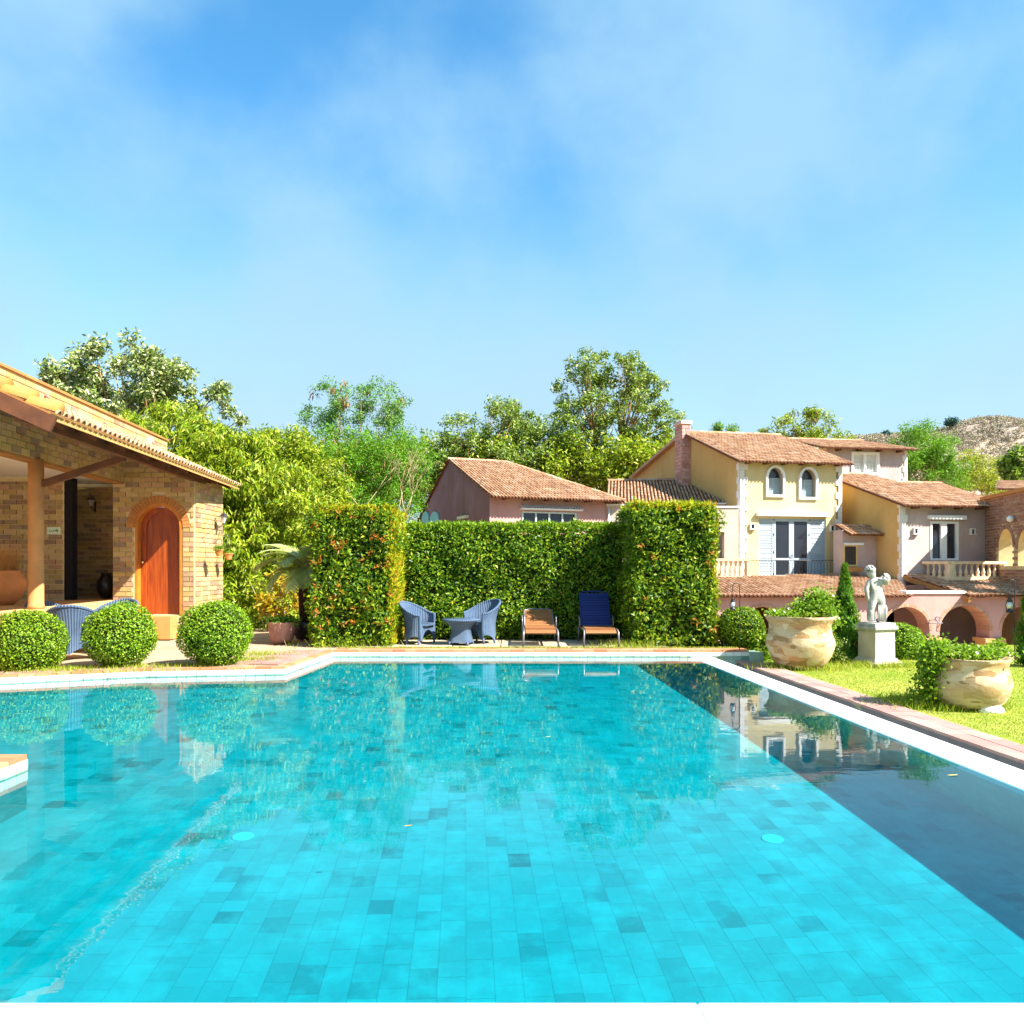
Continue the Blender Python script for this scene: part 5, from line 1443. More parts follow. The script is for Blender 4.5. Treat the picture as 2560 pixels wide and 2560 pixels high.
hedge('tall shaggy hedge block right of the loungers with yellow new growth', (xr0, 14.3, 0), (xr1, 15.85, 2.56), LEAF['tower'], 1500, .098, .042, 'flrt', LEAF['tip'], 800, 10, 'hedge_block', edges=500)
hedge('long clipped green hedge behind the wicker chairs and loungers', (xl1 - .15, 15.75, 0), (xr0 + .15, 16.45, 2.27), LEAF['hedge'], 1700, .083, .038, 'ft', LEAF['tipg'], 700)
def ball(label, px, py, d, r, mat='box', n=9500, L=.034, W=.022, group=None, sc=(1, 1, .94), zb=None, core=True):
    c = S(px, py, d); o = empty('topiary_ball', (c.x, c.y, (c.z - r if zb is None else zb)), label, 'topiary', group)
    D = sph(n); k = 1 + .028 * (np.sin(D[:, 0] * 5 + px) + np.sin(D[:, 2] * 6 + D[:, 1] * 5 + px * 2)) + .012 * np.sin(D[:, 0] * 17 + D[:, 2] * 13) + RNG.uniform(-.10, .03, n)
    k += (RNG.uniform(0, 1, n) > .975) * RNG.uniform(0, .09, n)
    P = np.array([c.x, c.y, c.z]) + D * np.array(sc) * r * k[:, None]
    if zb is not None: P[:, 2] = np.maximum(P[:, 2], zb + .02)
    np_mesh('foliage', leaf_verts(P, D + np.array([0, 0, .25]), L, W, jit=.7).reshape(-1, 3), 4, LEAF[mat], parent=o, kind='stuff')
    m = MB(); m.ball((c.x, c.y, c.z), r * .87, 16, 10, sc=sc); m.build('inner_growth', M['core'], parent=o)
    m = MB(); m.tube([(c.x, c.y, o.location.z - .02), (c.x, c.y, c.z)], .04, 6); m.build('stem', M['bark'], parent=o)
    return o
gb = 'clipped box balls along the pool coping'
ball('clipped box ball cut by the left edge of the photo', 68, 1608, 11.15, .515, group=gb, zb=-.02)
ball('clipped box ball in front of the arched door between wicker chair and step', 302, 1588, 11.45, .505, group=gb, zb=-.02)
ball('clipped box ball nearest the corner of the brick side wall', 540, 1583, 11.6, .525, group=gb, zb=-.02)
ball('round dark green bush under the hanging lantern beside the hedge block', 1852, 1571, 14.4, .42, 'hedge', 6000, .045, .028, zb=-.2)
ball('rounded bush right of the statue pedestal', 2252, 1612, 14.2, .40, 'box', 7000, .042, .026, zb=-.2, sc=(1, 1, 1.0))
def cypress(px0, px1, ytop, d, zb, lab, n=14000):
    c = S((px0 + px1) / 2, 1418, d); r = (px1 - px0) / 2 / F * d; zt = S(0, ytop, d).z
    o = empty('cypress', (c.x, c.y, zb), lab, 'tree'); h = zt - zb
    t_ = RNG.uniform(0, 1, n) ** 1.25; a = RNG.uniform(0, 6.283, n)
    prof = np.interp(t_, [0, .12, .35, .6, .85, 1], [.85, 1, .85, .55, .25, .03]) * (1 + .30 * np.sin(a * 3 + t_ * 19) + .20 * np.sin(a * 7 - t_ * 31))
    rr = r * prof * RNG.uniform(.72, 1.06, n)
    P = np.stack([c.x + np.cos(a) * rr, c.y + np.sin(a) * rr, zb + t_ * h], 1)
    D = np.stack([np.cos(a), np.sin(a), np.full(n, .35)], 1)
    np_mesh('foliage', leaf_verts(P, D, .09, .018, (0, 0, 1), .6, jit=.4).reshape(-1, 3), 4, LEAF['cypress'], parent=o, kind='stuff')
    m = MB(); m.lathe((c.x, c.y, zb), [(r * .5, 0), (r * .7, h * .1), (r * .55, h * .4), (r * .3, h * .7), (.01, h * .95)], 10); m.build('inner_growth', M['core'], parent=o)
cypress(2078, 2146, 1418, 13.7, -.21, 'slim green cypress between the left stone urn and the statue')
cypress(2548, 2610, 1435, 13.0, -.21, 'dark cypress cut by the right edge beside the hanging lantern', 6000)

# -- hanging pot plants, undergrowth at the foot of the lawn
for (o, c), k in zip(HP, (520, 120)):
    P = np.array([c.x, c.y, c.z + .08]) + RNG.normal(size=(k, 3)) * np.array([.05, .05, .03])
    np_mesh('plant', leaf_verts(P, sph(k), .05, .016, (0, 0, 1), .3).reshape(-1, 3), 4, LEAF['vine'], parent=o, kind='stuff')
def shrub(label, px, py, d, rx, ry, mat, n=18, per=60, L=.07, W=.04, cr=.12, zb=-.2):
    e = ell(px, py, d, rx, ry); o = empty('shrub', (e[0], e[1], zb), label, 'shrub')
    C = in_ells([e], n, .3); C[:, 2] = np.maximum(C[:, 2], zb + .03)
    np_mesh('foliage', clumps(C, per, cr, L=L, W=W).reshape(-1, 3), 4, mat, parent=o, kind='stuff')
    m = MB()
    for i in range(5): m.tube([(e[0] + random.uniform(-.05, .05), e[1], zb), tuple(C[i % len(C)])], [.012, .005], 4)
    m.build('stems', M['bark'], parent=o)
shrub('low leafy shrub between the dark round bush and the left urn', 1905, 1625, 13.9, 25, 32, LEAF['hedge'])
shrub('grey-green shrub at the foot of the cypress behind the left urn', 2092, 1625, 13.3, 18, 40, LEAF['tall'], L=.05, W=.025)
shrub('leafy shrub filling the dark gap beneath the hanging lantern', 1795, 1590, 14.9, 30, 45, LEAF['hedge'], 24)
shrub('spiky weeds growing by the small balustrade at the right edge', 2500, 1625, 14.6, 14, 28, LEAF['vine'], 10, 40)

# -- potted palm
pc = S(765, 1418, 15.6); PALM = empty('potted_palm', (pc.x, pc.y, 0), 'potted palm with arching fronds and dark fibrous trunk beside the hedge block', 'palm')
zc = S(0, 1432, 15.6).z
m = MB(); m.tube([(pc.x, pc.y, .2), (pc.x - .02, pc.y, .7), (pc.x, pc.y, zc - .1), (pc.x, pc.y, zc + .05)], [.11, .13, .15, .07], 10)
for i in range(60):
    a = random.uniform(0, 6.28); z = random.uniform(.35, zc); m.tube([(pc.x + .11 * math.cos(a), pc.y + .11 * math.sin(a), z), (pc.x + .2 * math.cos(a), pc.y + .2 * math.sin(a), z + .09)], [.014, .003], 4)
m.build('trunk', M['bark_dark'], parent=PALM)
for i in range(24):
    a = i * 2.399 + .4; el = random.uniform(.35, 1.25); L = random.uniform(1.05, 1.5); n = 18
    hd = Vector((math.cos(a), math.sin(a) * .8, 0)); pts = []; p = Vector((pc.x, pc.y, zc)); ang = el
    for k in range(n + 1):
        pts.append(p.copy()); p = p + (hd * math.cos(ang) + Vector((0, 0, math.sin(ang)))) * (L / n); ang -= (1.7 + .5 * (1 - el)) / n
    V = []
    sd = hd.cross(Vector((0, 0, 1))).normalized()
    for k in range(3, n):
        for sgn in (-1, 1):
            for h_ in (0, .5):
                b0 = pts[k].lerp(pts[min(k + 1, n)], h_); tdir = (pts[min(k + 1, n)] - pts[k - 1]).normalized(); ll = .30 * math.sin(math.pi * (k + 1) / (n + 2)) + .07
                e_ = b0 + (sd * sgn * .8 + tdir * .7 + Vector((0, 0, -.18))).normalized() * ll; w_ = tdir * .022
                V.append([tuple(b0 - w_), tuple(b0 + w_), tuple(e_ + w_ * .3), tuple(e_ - w_ * .3)])
    fr = np_mesh('frond', np.array(V).reshape(-1, 3), 4, LEAF['palm'], parent=PALM)
    m = MB(); m.tube([pts[k] for k in range(0, n + 1, 3)], list(np.linspace(.016, .003, len(range(0, n + 1, 3)))), 4); m.build('rachis', M['bark_pale'], parent=fr)
c = S(705, 1418, 14.9)
m = MB(); m.lathe((c.x, c.y, 0), [(.17, 0), (.22, .08), (.255, .28), (.265, .38), (.275, .40), (.245, .40), (.24, .33)], 28, rad=lambda a, z: 1 + .008 * math.sin(a * 30)); m.build('clay_pot', M['pot_mauve'], base=(c.x, c.y, 0), label='ribbed mauve clay pot with dark plant left of the hedge block', cat='plant pot')
PP = bpy.data.objects['clay_pot']
k = 700; P = np.array([c.x + .03, c.y, .43]) + RNG.normal(size=(k, 3)) * np.array([.15, .12, .045]); np_mesh('plant', leaf_verts(P, sph(k), .07, .03).reshape(-1, 3), 4, LEAF['cypress'], parent=PP, kind='stuff')
m = MB(); m.lathe((pc.x, pc.y, 0), [(.18, 0), (.23, .08), (.26, .28), (.27, .36), (.235, .36), (.23, .25)], 24); m.build('pot', M['pot_black'], parent=PALM)

# -- lawn grass and tufts
def grass(n, area, zf, L=.05, W=.006, ok=None, name='grass', label=None, parent=None):
    x = RNG.uniform(area[0], area[1], n); y = area[2] + (area[3] - area[2]) * RNG.uniform(0, 1, n) ** 1.5
    if ok is not None:
        k = ok(x, y); x, y = x[k], y[k]
    n = len(x); a = RNG.uniform(0, 6.28, n); lean = RNG.normal(size=(n, 2)) * .45; l = L * RNG.uniform(.5, 1.4, n)
    B = np.stack([x, y, np.full(n, zf)], 1); Wd = np.stack([np.cos(a), np.sin(a), np.zeros(n)], 1) * (W * (1 + y / 10))[:, None]
    T = B + np.stack([lean[:, 0] * l, lean[:, 1] * l, l], 1)
    return np_mesh(name, np.stack([B - Wd, B + Wd, T], 1).reshape(-1, 3), 3, LEAF['grass'], label=label, cat='grass', kind='stuff')
grass(170000, (4.4, 13, 5.0, 16.4), -.215, .014, .0030, lambda x, y: (x > np.vectorize(weir_x)(y) + 1.33) & (x < .72 * y + .5), label='short sunlit lawn beside the weir and urns')
grass(5000, (-3.0, 4.1, 13.92, 14.12), -.03, .04, .005, label='thin grass strip between far coping and paving slabs')
def blobs(n, spots, zf, L, label, name='grass'):
    V = []
    for px, py, d, r in spots:
        c = S(px, py, d); k = n; x = c.x + RNG.normal(size=k) * r; y = c.y + RNG.normal(size=k) * r * .5
        V.append(np.stack([x, y, np.full(k, zf)], 1))
    B = np.concatenate(V); m_ = len(B); a = RNG.uniform(0, 6.28, m_); lean = RNG.normal(size=(m_, 2)) * .6; l = L * RNG.uniform(.4, 1.5, m_)
    Wd = np.stack([np.cos(a), np.sin(a), np.zeros(m_)], 1) * .006
    np_mesh(name, np.stack([B - Wd, B + Wd, B + np.stack([lean[:, 0] * l, lean[:, 1] * l, l], 1)], 1).reshape(-1, 3), 3, LEAF['grass'], label=label, cat='grass', kind='stuff')
blobs(480, [(150, 1668, 11.0, .3), (250, 1664, 11.1, .35), (400, 1660, 11.3, .3), (60, 1672, 10.9, .3), (520, 1655, 11.5, .3), (620, 1640, 12.2, .25), (660, 1630, 13, .3)], -.02, .06, 'scruffy grass at the feet of the box balls')
blobs(1500, [(2350, 1758, 9.25, .30), (2400, 1762, 9.2, .25), (2330, 1740, 9.6, .3), (2010, 1668, 12.75, .4), (2200, 1665, 13.0, .3)], -.21, .09, 'longer grass round the feet of the urns and pedestal')
blobs(200, [(1560, 1612, 14.25, .3), (1600, 1612, 14.2, .2), (860, 1612, 14.25, .5)], -.02, .12, 'tall weeds at the foot of the hedge blocks')

# -- the dry hill
def hill():
    nx, ny = 120, 50; vs = []; fs = []
    for j in range(ny):
        for i in range(nx):
            y = 240 + j * 6; u = i / (nx - 1); px = 1300 + u * 1800
            ridge = 1096 - 42 * math.exp(-((px - 2450) / 105) ** 2) - 2 * math.sin(px / 45)
            if px < 2200: ridge = 1096 + (2200 - px) * .08 - 2 * math.sin(px / 45)
            hgt = H + (HZ - ridge) / F * 330
            k = min(1, max(0, (y - 240) / 90)); k = math.sin(k * math.pi / 2) if y < 330 else 1 - (y - 330) / 400
            z = -1.4 + (hgt + 1.4) * k + .7 * math.sin(px / 33 + y / 19) * k + .35 * math.sin(px / 14 - y / 11) * k
            vs.append(((px - 1280) / F * 330, y, z))
    for j in range(ny - 1):
        for i in range(nx - 1): a = j * nx + i; fs.append((a, a + 1, a + nx + 1, a + nx))
    m = MB(); m.add(vs, fs, 0, True)
    t = NT('hazy_dry_hillside'); n = t.noise(.045, 8, .65); n2 = t.noise(.25, 6, .7)
    k = t.ramp(n, [(.3, (.28, .22, .20)), (.45, (.38, .29, .23)), (.6, (.46, .36, .25)), (.72, (.36, .34, .20))]); k = t.mix(t.mr(n2, .45, .7, 0, .6), k, (.16, .15, .14)); t.col(k); t.rough(1, 0)  # dry ground tones lightened, distance haze put into the colour
    t.bump(t.noise(.5, 6, .7), .5, 1.0); m.build('hill', t.m, kind='structure')
    P = []
    for i in range(2200):
        px = random.uniform(2060, 2620); y = random.uniform(270, 330)
        ridge = 1096 - 42 * math.exp(-((px - 2450) / 105) ** 2)
        if px < 2200: ridge = 1096 + (2200 - px) * .08
        k = math.sin(min(1, (y - 240) / 90) * math.pi / 2); P.append([(px - 1280) / F * 330, y, -1.4 + (H + (HZ - ridge) / F * 330 + 1.4) * k + .6])
    np_mesh('hillside_scrub', clumps(np.array(P), 40, 1.3, L=.7, W=.35, jit=.9).reshape(-1, 3), 4, m_leaf('hazy_dry_scrub', [(0, (.30, .24, .21)), (.6, (.40, .31, .22)), (.9, (.32, .33, .20)), (1, (.18, .25, .22))], .1, .8), label='dry brown scrub covering the distant hill', cat='scrub', kind='stuff')  # scrub colours made paler to carry the same painted haze
hill()
for px, py, rx, ry, lab in ((2476, 1060, 14, 10, 'small round tree on the very top of the dry hill'), (2440, 1132, 26, 22, 'dark blue-green tree on the near flank of the dry hill'), (2212, 1088, 10, 6, 'lone small tree on the low left ridge of the hill'), (2378, 1055, 10, 8, 'thin tree on the left shoulder of the hill'), (2512, 1072, 12, 10, 'wispy tree on the right shoulder of the hill'), (2470, 1145, 14, 10, 'small dark bush on the hillside above the yellow bamboo')):
    b = S(px, py + ry * 1.6, 318); tree(lab, tuple(b), [ell(px, py, 318, rx, ry, 3)], LEAF['far'], 24, 30, 1.1, .9, .5, .25, 'bark', limbs=6, group='small trees on the distant hill')
# ---------------------------------------------------------------- furniture, urns, statue
def m_wicker():
    t = NT('blue_wicker'); g = t.n('ShaderNodeTexCoord'); sx_ = t.n('ShaderNodeSeparateXYZ'); t.l(g.outputs['Object'], sx_.inputs[0])
    ang = t.math('ARCTAN2', sx_.outputs['Y'], sx_.outputs['X'])
    w = t.math('SINE', t.math('MULTIPLY', ang, 64.0)); w2 = t.math('SINE', t.math('MULTIPLY', sx_.outputs['Z'], 420.0))
    h = t.math('ADD', w, t.math('MULTIPLY', w2, .35))
    n = t.noise(4, 4)
    c = t.mix(t.mr(n, .35, .65, 0, 1), (.055, .10, .18), (.09, .15, .24)); c = t.mix(t.mr(w, -1, .2, .55, 0), c, (.03, .05, .10)); t.col(c); t.rough(.5, .4); t.bump(h, .7, .008)
    return t.m
M['wicker'] = m_wicker()
M['wicker_leg'] = m_plain('dark_blue_leg', (.07, .09, .16), .5)
def shell(TH=1.95, R=None, zt=None, n=40, thick=.035, zseat=.42, k=14):
    """tub chair body, back towards +y; open side towards -y"""
    m = MB()
    def ztop(t): a = abs(t) / TH; return .60 + .24 * (.5 + .5 * math.cos(math.pi * min(1, a * 1.08))) ** .8 if a < .93 else .60
    def zbot(t): q = (t % (math.pi / 2)) ; return .09 + .10 * math.sin(max(0, min(math.pi, (abs(t) % 1.15) / 1.15 * math.pi)))
    def rad(t, z):
        a = abs(t) / TH
        lean = .11 * (1 - a * a * .7) * max(0, (z - .35) / .5) ** 1.5
        return .335 + .03 * max(0, (.35 - z) / .35) ** 1.5 + lean + .02 * max(0, (z - .5) / .3)
    ts = [-TH + 2 * TH * i / n for i in range(n + 1)]
    vs = []
    for t_ in ts:
        zb, ztt = zbot(t_), ztop(t_)
        for j in range(k + 1):
            z = zb + (ztt - zb) * j / k; r = rad(t_, z); vs.append((r * math.sin(t_), r * math.cos(t_), z))
        for j in range(k + 1):
            z = ztt + (min(zseat - .03, ztt) - ztt) * j / k; r = rad(t_, z) - thick; vs.append((r * math.sin(t_), r * math.cos(t_), z))
    w = 2 * (k + 1); fs = []
    for i in range(n):
        for j in range(w - 1): fs.append((i * w + j, i * w + j + 1, (i + 1) * w + j + 1, (i + 1) * w + j))
    m.add(vs, fs, 0, True)
    rim = [Vector(((rad(t_, ztop(t_)) - thick / 2) * math.sin(t_), (rad(t_, ztop(t_)) - thick / 2) * math.cos(t_), ztop(t_))) for t_ in ts]
    return m, rim, TH, rad, ztop
def make_chair(label):
    o = empty('wicker_chair', (0, 0, 0), label, 'chair')
    m, rim, TH, rad, zt = shell(); m.build('body', M['wicker'], parent=o)
    m = MB()
    ends = [Vector(((rad(s * TH, z) - .017) * math.sin(s * TH), (rad(s * TH, z) - .017) * math.cos(s * TH), z)) for s in (-1,) for z in (.12, .3, .45, .57)]
    endr = [Vector((-p.x, p.y, p.z)) for p in ends][::-1]
    m.tube(ends + rim + endr, .026, 7); m.build('rim', M['wicker'], parent=o)
    m = MB(); pts = [(.29 * math.sin(q), .29 * math.cos(q)) for q in [2 * math.pi * i / 24 for i in range(24)]]; pts = [(x, max(y, -.20)) for x, y in pts]
    m.prism(pts[::-1], .385, .43); m.build('seat', M['wicker'], parent=o, bevel=.01)
    m = MB(); x_ = (rad(TH, .3) - .02) * math.sin(TH); y_ = (rad(TH, .3) - .02) * math.cos(TH) - .03
    f = Face((-x_, y_), (1, 0)); ow = 2 * x_
    arc = [(ow / 2 + (ow / 2 - .07) * math.cos(math.pi * i / 12), .10 + .20 * math.sin(math.pi * i / 12)) for i in range(13)]
    f.wall(m, [(0, .10), (.0, .43), (ow, .43), (ow, .10)] + arc, [], .025); m.build('apron', M['wicker'], parent=o)
    for a in (TH - .05, -TH + .05, 1.05, -1.05):
        r = .33; m = MB(); m.tube([(r * math.sin(a), r * math.cos(a), .13), (r * 1.05 * math.sin(a), r * 1.05 * math.cos(a), 0)], [.026, .018], 8); m.build('leg', M['wicker_leg'], parent=o)
    return o
def place(o, x, y, z, rz, lab, sc=1.0, group='blue wicker tub chairs'):
    o.location = (x, y, z); o.rotation_euler = (0, 0, rz); o.scale = (sc, sc, sc); o['label'] = lab; o['group'] = group
ch = make_chair('chair')
spots = [(1054, 14.75, math.radians(68), 'blue wicker tub chair facing right, beside the left hedge block', .97),
         (1196, 15.0, math.radians(-52), 'blue wicker tub chair right of the small table, turned towards it', 1.0),
         (184, 12.55, math.radians(200), 'blue wicker tub chair seen from behind between two box balls', 1.04),
         (138, 13.4, math.radians(70), 'blue wicker tub chair half hidden behind the leftmost box ball', 1.06),
         (274, 13.3, math.radians(-10), 'blue wicker tub chair showing only its back over the middle box ball', 1.08)]
for i, (px, d, rz, lab, sc) in enumerate(spots):
    o = ch if i == 0 else copy_tree(ch)
    place(o, (px - 1280) / F * d, d, -.03, rz, lab, sc)
# wicker table
def make_table():
    o = empty('wicker_table', (0, 0, 0), 'small round blue wicker table between the two hedge-side chairs', 'table')
    m = MB(); m.lathe((0, 0, 0), [(.33, .47), (.36, .475), (.365, .495), (.36, .51), (.0, .512)], 32, cap=False); m.build('tabletop', M['wicker'], parent=o)
    m = MB(); m.lathe((0, 0, 0), [(.23, .07), (.20, .18), (.185, .28), (.20, .36), (.26, .43), (.335, .47)], 32, cap=False, rad=lambda a, z: 1 + .10 * math.cos(4 * a) * (1 - z)); m.build('base', M['wicker'], parent=o)
    for a in range(4):
        q = a * math.pi / 2; m = MB(); m.tube([(.245 * math.cos(q), .245 * math.sin(q), .09), (.25 * math.cos(q), .25 * math.sin(q), 0)], [.028, .022], 8); m.build('leg', M['wicker_leg'], parent=o)
    return o
tb = make_table(); tb.location = ((1153 - 1280) / F * 14.6, 14.6, -.03); tb.rotation_euler = (0, 0, .55)

# sun loungers
M['teak'] = m_rand('teak_slat', [(0, (.26, .10, .035)), (1, (.34, .15, .055))], .55, .35, 20)
M['alu'] = m_plain('grey_metal_tube', (.20, .18, .21), .35, .5, metal=.4)
M['navy'] = m_rand('navy_slat', [(0, (.008, .016, .11)), (1, (.012, .025, .15))], .5, .3, 10)
def lounger(label, x, y, w, zs, bl, ang, slat, L=1.35, rz=0.0):
    o = empty('sun_lounger', (x, y, -.03), label, 'sun lounger')
    def R(v): return (x + v[0], y + v[1], -.03 + v[2])
    for sx_ in (-1, 1):
        m = MB(); m.tube([R((sx_ * (w / 2 + .03), L, zs - .03)), R((sx_ * (w / 2 + .03), .05, zs - .02)), R((sx_ * (w / 2 + .035), -.02, zs - .06)), R((sx_ * (w / 2 + .045), -.03, 0))], .018, 8); m.build('frame', M['alu'], parent=o)
        m = MB(); m.tube([R((sx_ * (w / 2 + .04), L * .8, zs - .03)), R((sx_ * (w / 2 + .04), L * .86, 0))], .016, 8); m.build('leg', M['alu'], parent=o)
    m = MB(); m.tube([R((-(w / 2 + .03), .02, zs - .075)), R((w / 2 + .03, .02, zs - .075))], .014, 8); m.build('crossbar', M['alu'], parent=o)
    n = 15; proto = None
    for i in range(n):
        yy = .0 + L * .62 * i / n
        zz = zs - (.035 * (3 - i) ** 1.15 / 2 if i < 3 else 0)
        m = MB(); tl_ = .55 if i < 2 else 0
        m.obox(R((0, yy, zz)), (1, 0, 0), (0, math.cos(tl_), math.sin(tl_)), (0, -math.sin(tl_), math.cos(tl_)), w / 2, .022, .009); m.build('seat_slat', M['teak'], parent=o)
    hy = L * .64; ca, sa = math.cos(ang), math.sin(ang); nb = int(bl / .06)
    for i in range(nb):
        s = .03 + bl * i / nb; m = MB()
        m.obox(R((0, hy + s * ca, zs + s * sa)), (1, 0, 0), (0, ca, sa), (0, -sa, ca), w / 2 - .01, .026, .009); m.build('back_slat', slat, parent=o)
    a_ = R((-w / 2 - .005, hy, zs)); b_ = R((-w / 2 - .005, hy + bl * ca, zs + bl * sa)); tp = R((-w / 2 + .1, hy + (bl + .05) * ca, zs + (bl + .05) * sa))
    c_ = R((w / 2 - .1, hy + (bl + .05) * ca, zs + (bl + .05) * sa)); d_ = R((w / 2 + .005, hy + bl * ca, zs + bl * sa)); e_ = R((w / 2 + .005, hy, zs))
    m = MB(); m.tube([a_, b_, tp, c_, d_, e_], .013, 7); m.build('back_frame', M['alu'] if slat is M['teak'] else M['navy'], parent=o)
    for sx_ in (-1, 1):
        m = MB(); m.tube([R((sx_ * (w / 2 + .045), hy - .1, zs)), R((sx_ * (w / 2 + .05), hy - .02, zs + .17)), R((sx_ * (w / 2 + .05), hy + .14, zs + .19))], .014, 7); m.build('armrest', M['alu'], parent=o)
    return o
lounger('brown slatted sun lounger with low backrest, half in the hedge shadow', S(1352, 0, 14.15).x, 14.15, .56, .345, .62, math.radians(26), M['teak'])
lounger('sun lounger with tall navy backrest in deep shade against the hedge', S(1503, 0, 14.15).x, 14.15, .56, .345, .78, math.radians(52), M['navy'])

# paving slabs under the furniture
SL = empty('paving', (0, 14.9, 0), None, None); SL['kind'] = 'structure'
cache = {}
xx = -2.9
while xx < 1.9:
    w = random.choice((.9, 1.1, .7)); m = MB(); m.box((xx, 14.18 + random.uniform(-.05, .05), -.06), (xx + w - .025, 15.5, -.006 + random.uniform(-.006, .006))); m.build('slab', M['slab'], parent=SL); xx += w

# urns with vines
t = NT('patched_stone'); vv = t.n('ShaderNodeTexVoronoi'); vv.inputs['Scale'].default_value = 5.0; vv.distance = 'CHEBYCHEV'; t.l(t.pos((1, 1, 2.4)), vv.inputs['Vector'])
s_ = t.n('ShaderNodeSeparateColor'); t.l(vv.outputs['Color'], s_.inputs[0])
k = t.ramp(s_.outputs[0], [(0, (.26, .15, .06)), (.2, (.40, .26, .11)), (.55, (.48, .36, .19)), (.85, (.55, .45, .28)), (1, (.42, .22, .09))])
n = t.noise(3, 7, .65, t.pos((1, 1, 2.5)), .8); k = t.mix(t.mr(n, .55, .60, 0, .35), k, (.54, .44, .28)); k = t.mix(t.mr(t.noise(1.6, 6, .7, t.pos((1, 1, 3)), 1.0), .55, .60, 0, .45), k, (.22, .115, .035)); t.col(k); t.rough(.85, .25)
t.bump(t.math('ADD', t.noise(14, 6, .7), t.math('MULTIPLY', s_.outputs[0], .8)), .45, .02); M['urn'] = t.m
def urn(label, px, ybase, d, wpx, hpx, prof):
    k_ = d / F; zb = H + (HZ - ybase) * k_; c = S(px, ybase, d); R_ = wpx / 2 * k_; Hh = hpx * k_
    o = empty('stone_urn', (c.x, c.y, zb), label, 'urn')
    m = MB(); m.lathe((c.x, c.y, zb), [(r * R_, z * Hh) for r, z in prof] + [(prof[-1][0] * R_ * .93, Hh), (prof[-1][0] * R_ * .80, Hh * .93), (.02, Hh * .9)], 48, wob=.008)
    m.build('bowl', M['urn'], parent=o)
    return o, c, zb, R_, Hh
PR1 = [(.60, 0), (.68, .03), (.80, .12), (.93, .28), (1.0, .45), (1.0, .52), (.93, .66), (.90, .76), (.92, .86), (1.0, .94), (1.07, 1.0)]
PR2 = [(.62, 0), (.72, .04), (.84, .14), (.95, .30), (1.0, .46), (.99, .58), (.94, .70), (.90, .82), (.93, .92), (1.0, 1.0)]
def vines(o, c, zb, R_, Hh, blobs_, nl, flowers, stems=26, L=.055, W=.045):
    C = np.concatenate([np.array([c.x + bx * R_, c.y + by * R_, zb + bz * Hh]) + RNG.normal(size=(nn, 3)) * np.array([sx_, sy_, sz_]) * R_ for bx, by, bz, sx_, sy_, sz_, nn in blobs_])
    V = leaf_verts(C, sph(len(C)) + np.array([0, -.3, .5]), L, W, jit=.5)
    pl = np_mesh('vine_leaves', V.reshape(-1, 3), 4, LEAF['vine'], parent=o, kind='stuff')
    m = MB()
    for i in range(stems):
        q = Vector(tuple(C[RNG.integers(len(C))])); a = random.uniform(0, 6.28); b0 = Vector((c.x + .5 * R_ * math.cos(a), c.y + .5 * R_ * math.sin(a), zb + Hh * .97))
        m.tube([b0, b0.lerp(q, .5) + Vector((0, 0, .08)), q, q + Vector((random.uniform(-.06, .06), 0, random.uniform(.02, .12)))], [.006, .005, .004, .002], 4)
    m.build('vine_stems', m_plain('green_stem', (.25, .32, .05), .7), parent=o)
    for i in range(flowers):
        q = Vector(tuple(C[RNG.integers(len(C))])) + Vector((0, -.05, .05)); m = MB(); r = .022
        nn_ = Vector((random.uniform(-.5, .5), -1, random.uniform(0, .8))).normalized(); u_ = nn_.cross(Vector((0, 0, 1))).normalized(); v_ = u_.cross(nn_)
        vs = [q - nn_ * .018]
        for j in range(10): rr = r if j % 2 == 0 else r * .72; vs.append(q + (u_ * math.cos(j * .628) + v_ * math.sin(j * .628)) * rr)
        m.add(vs, [(0, 1 + j, 1 + (j + 1) % 10) for j in range(10)]); m.build('flower', M['petal'], parent=o)
u = urn('bulging patched stone urn left of the cypress, white flowers spilling over', 2000, 1668, 12.8, 163, 129, PR1)
vines(*u, [(-.2, 0, 1.04, .33, .3, .05, 700), (.35, 0, 1.15, .25, .22, .12, 1500), (.62, .0, 1.25, .20, .2, .20, 1100), (.95, .0, .95, .12, .2, .18, 420), (-.75, 0, 1.04, .14, .2, .05, 160)], 0, 26)
u = urn('large patched stone urn nearest the pool weir with green vines', 2421, 1765, 9.2, 190, 124, PR2)
vines(*u, [(-.1, 0, 1.07, .38, .3, .06, 1900), (.35, 0, 1.10, .28, .3, .06, 800), (-.8, 0, 1.10, .20, .25, .13, 1300), (-1.05, -.1, .85, .15, .2, .25, 800), (-1.15, -.1, .45, .13, .2, .25, 330), (-1.2, 0, .2, .18, .2, .15, 130)], 0, 16, 40, .045, .04)
c = S(2478, 1768, 8.9); m = MB(); m.ball((c.x, c.y, -.20), .10, 12, 8, sc=(1.5, .9, .8)); m.build('rock', M['white_paint'], base=(c.x, c.y, -.215), label='white rock in the grass at the foot of the nearer urn', cat='rock')

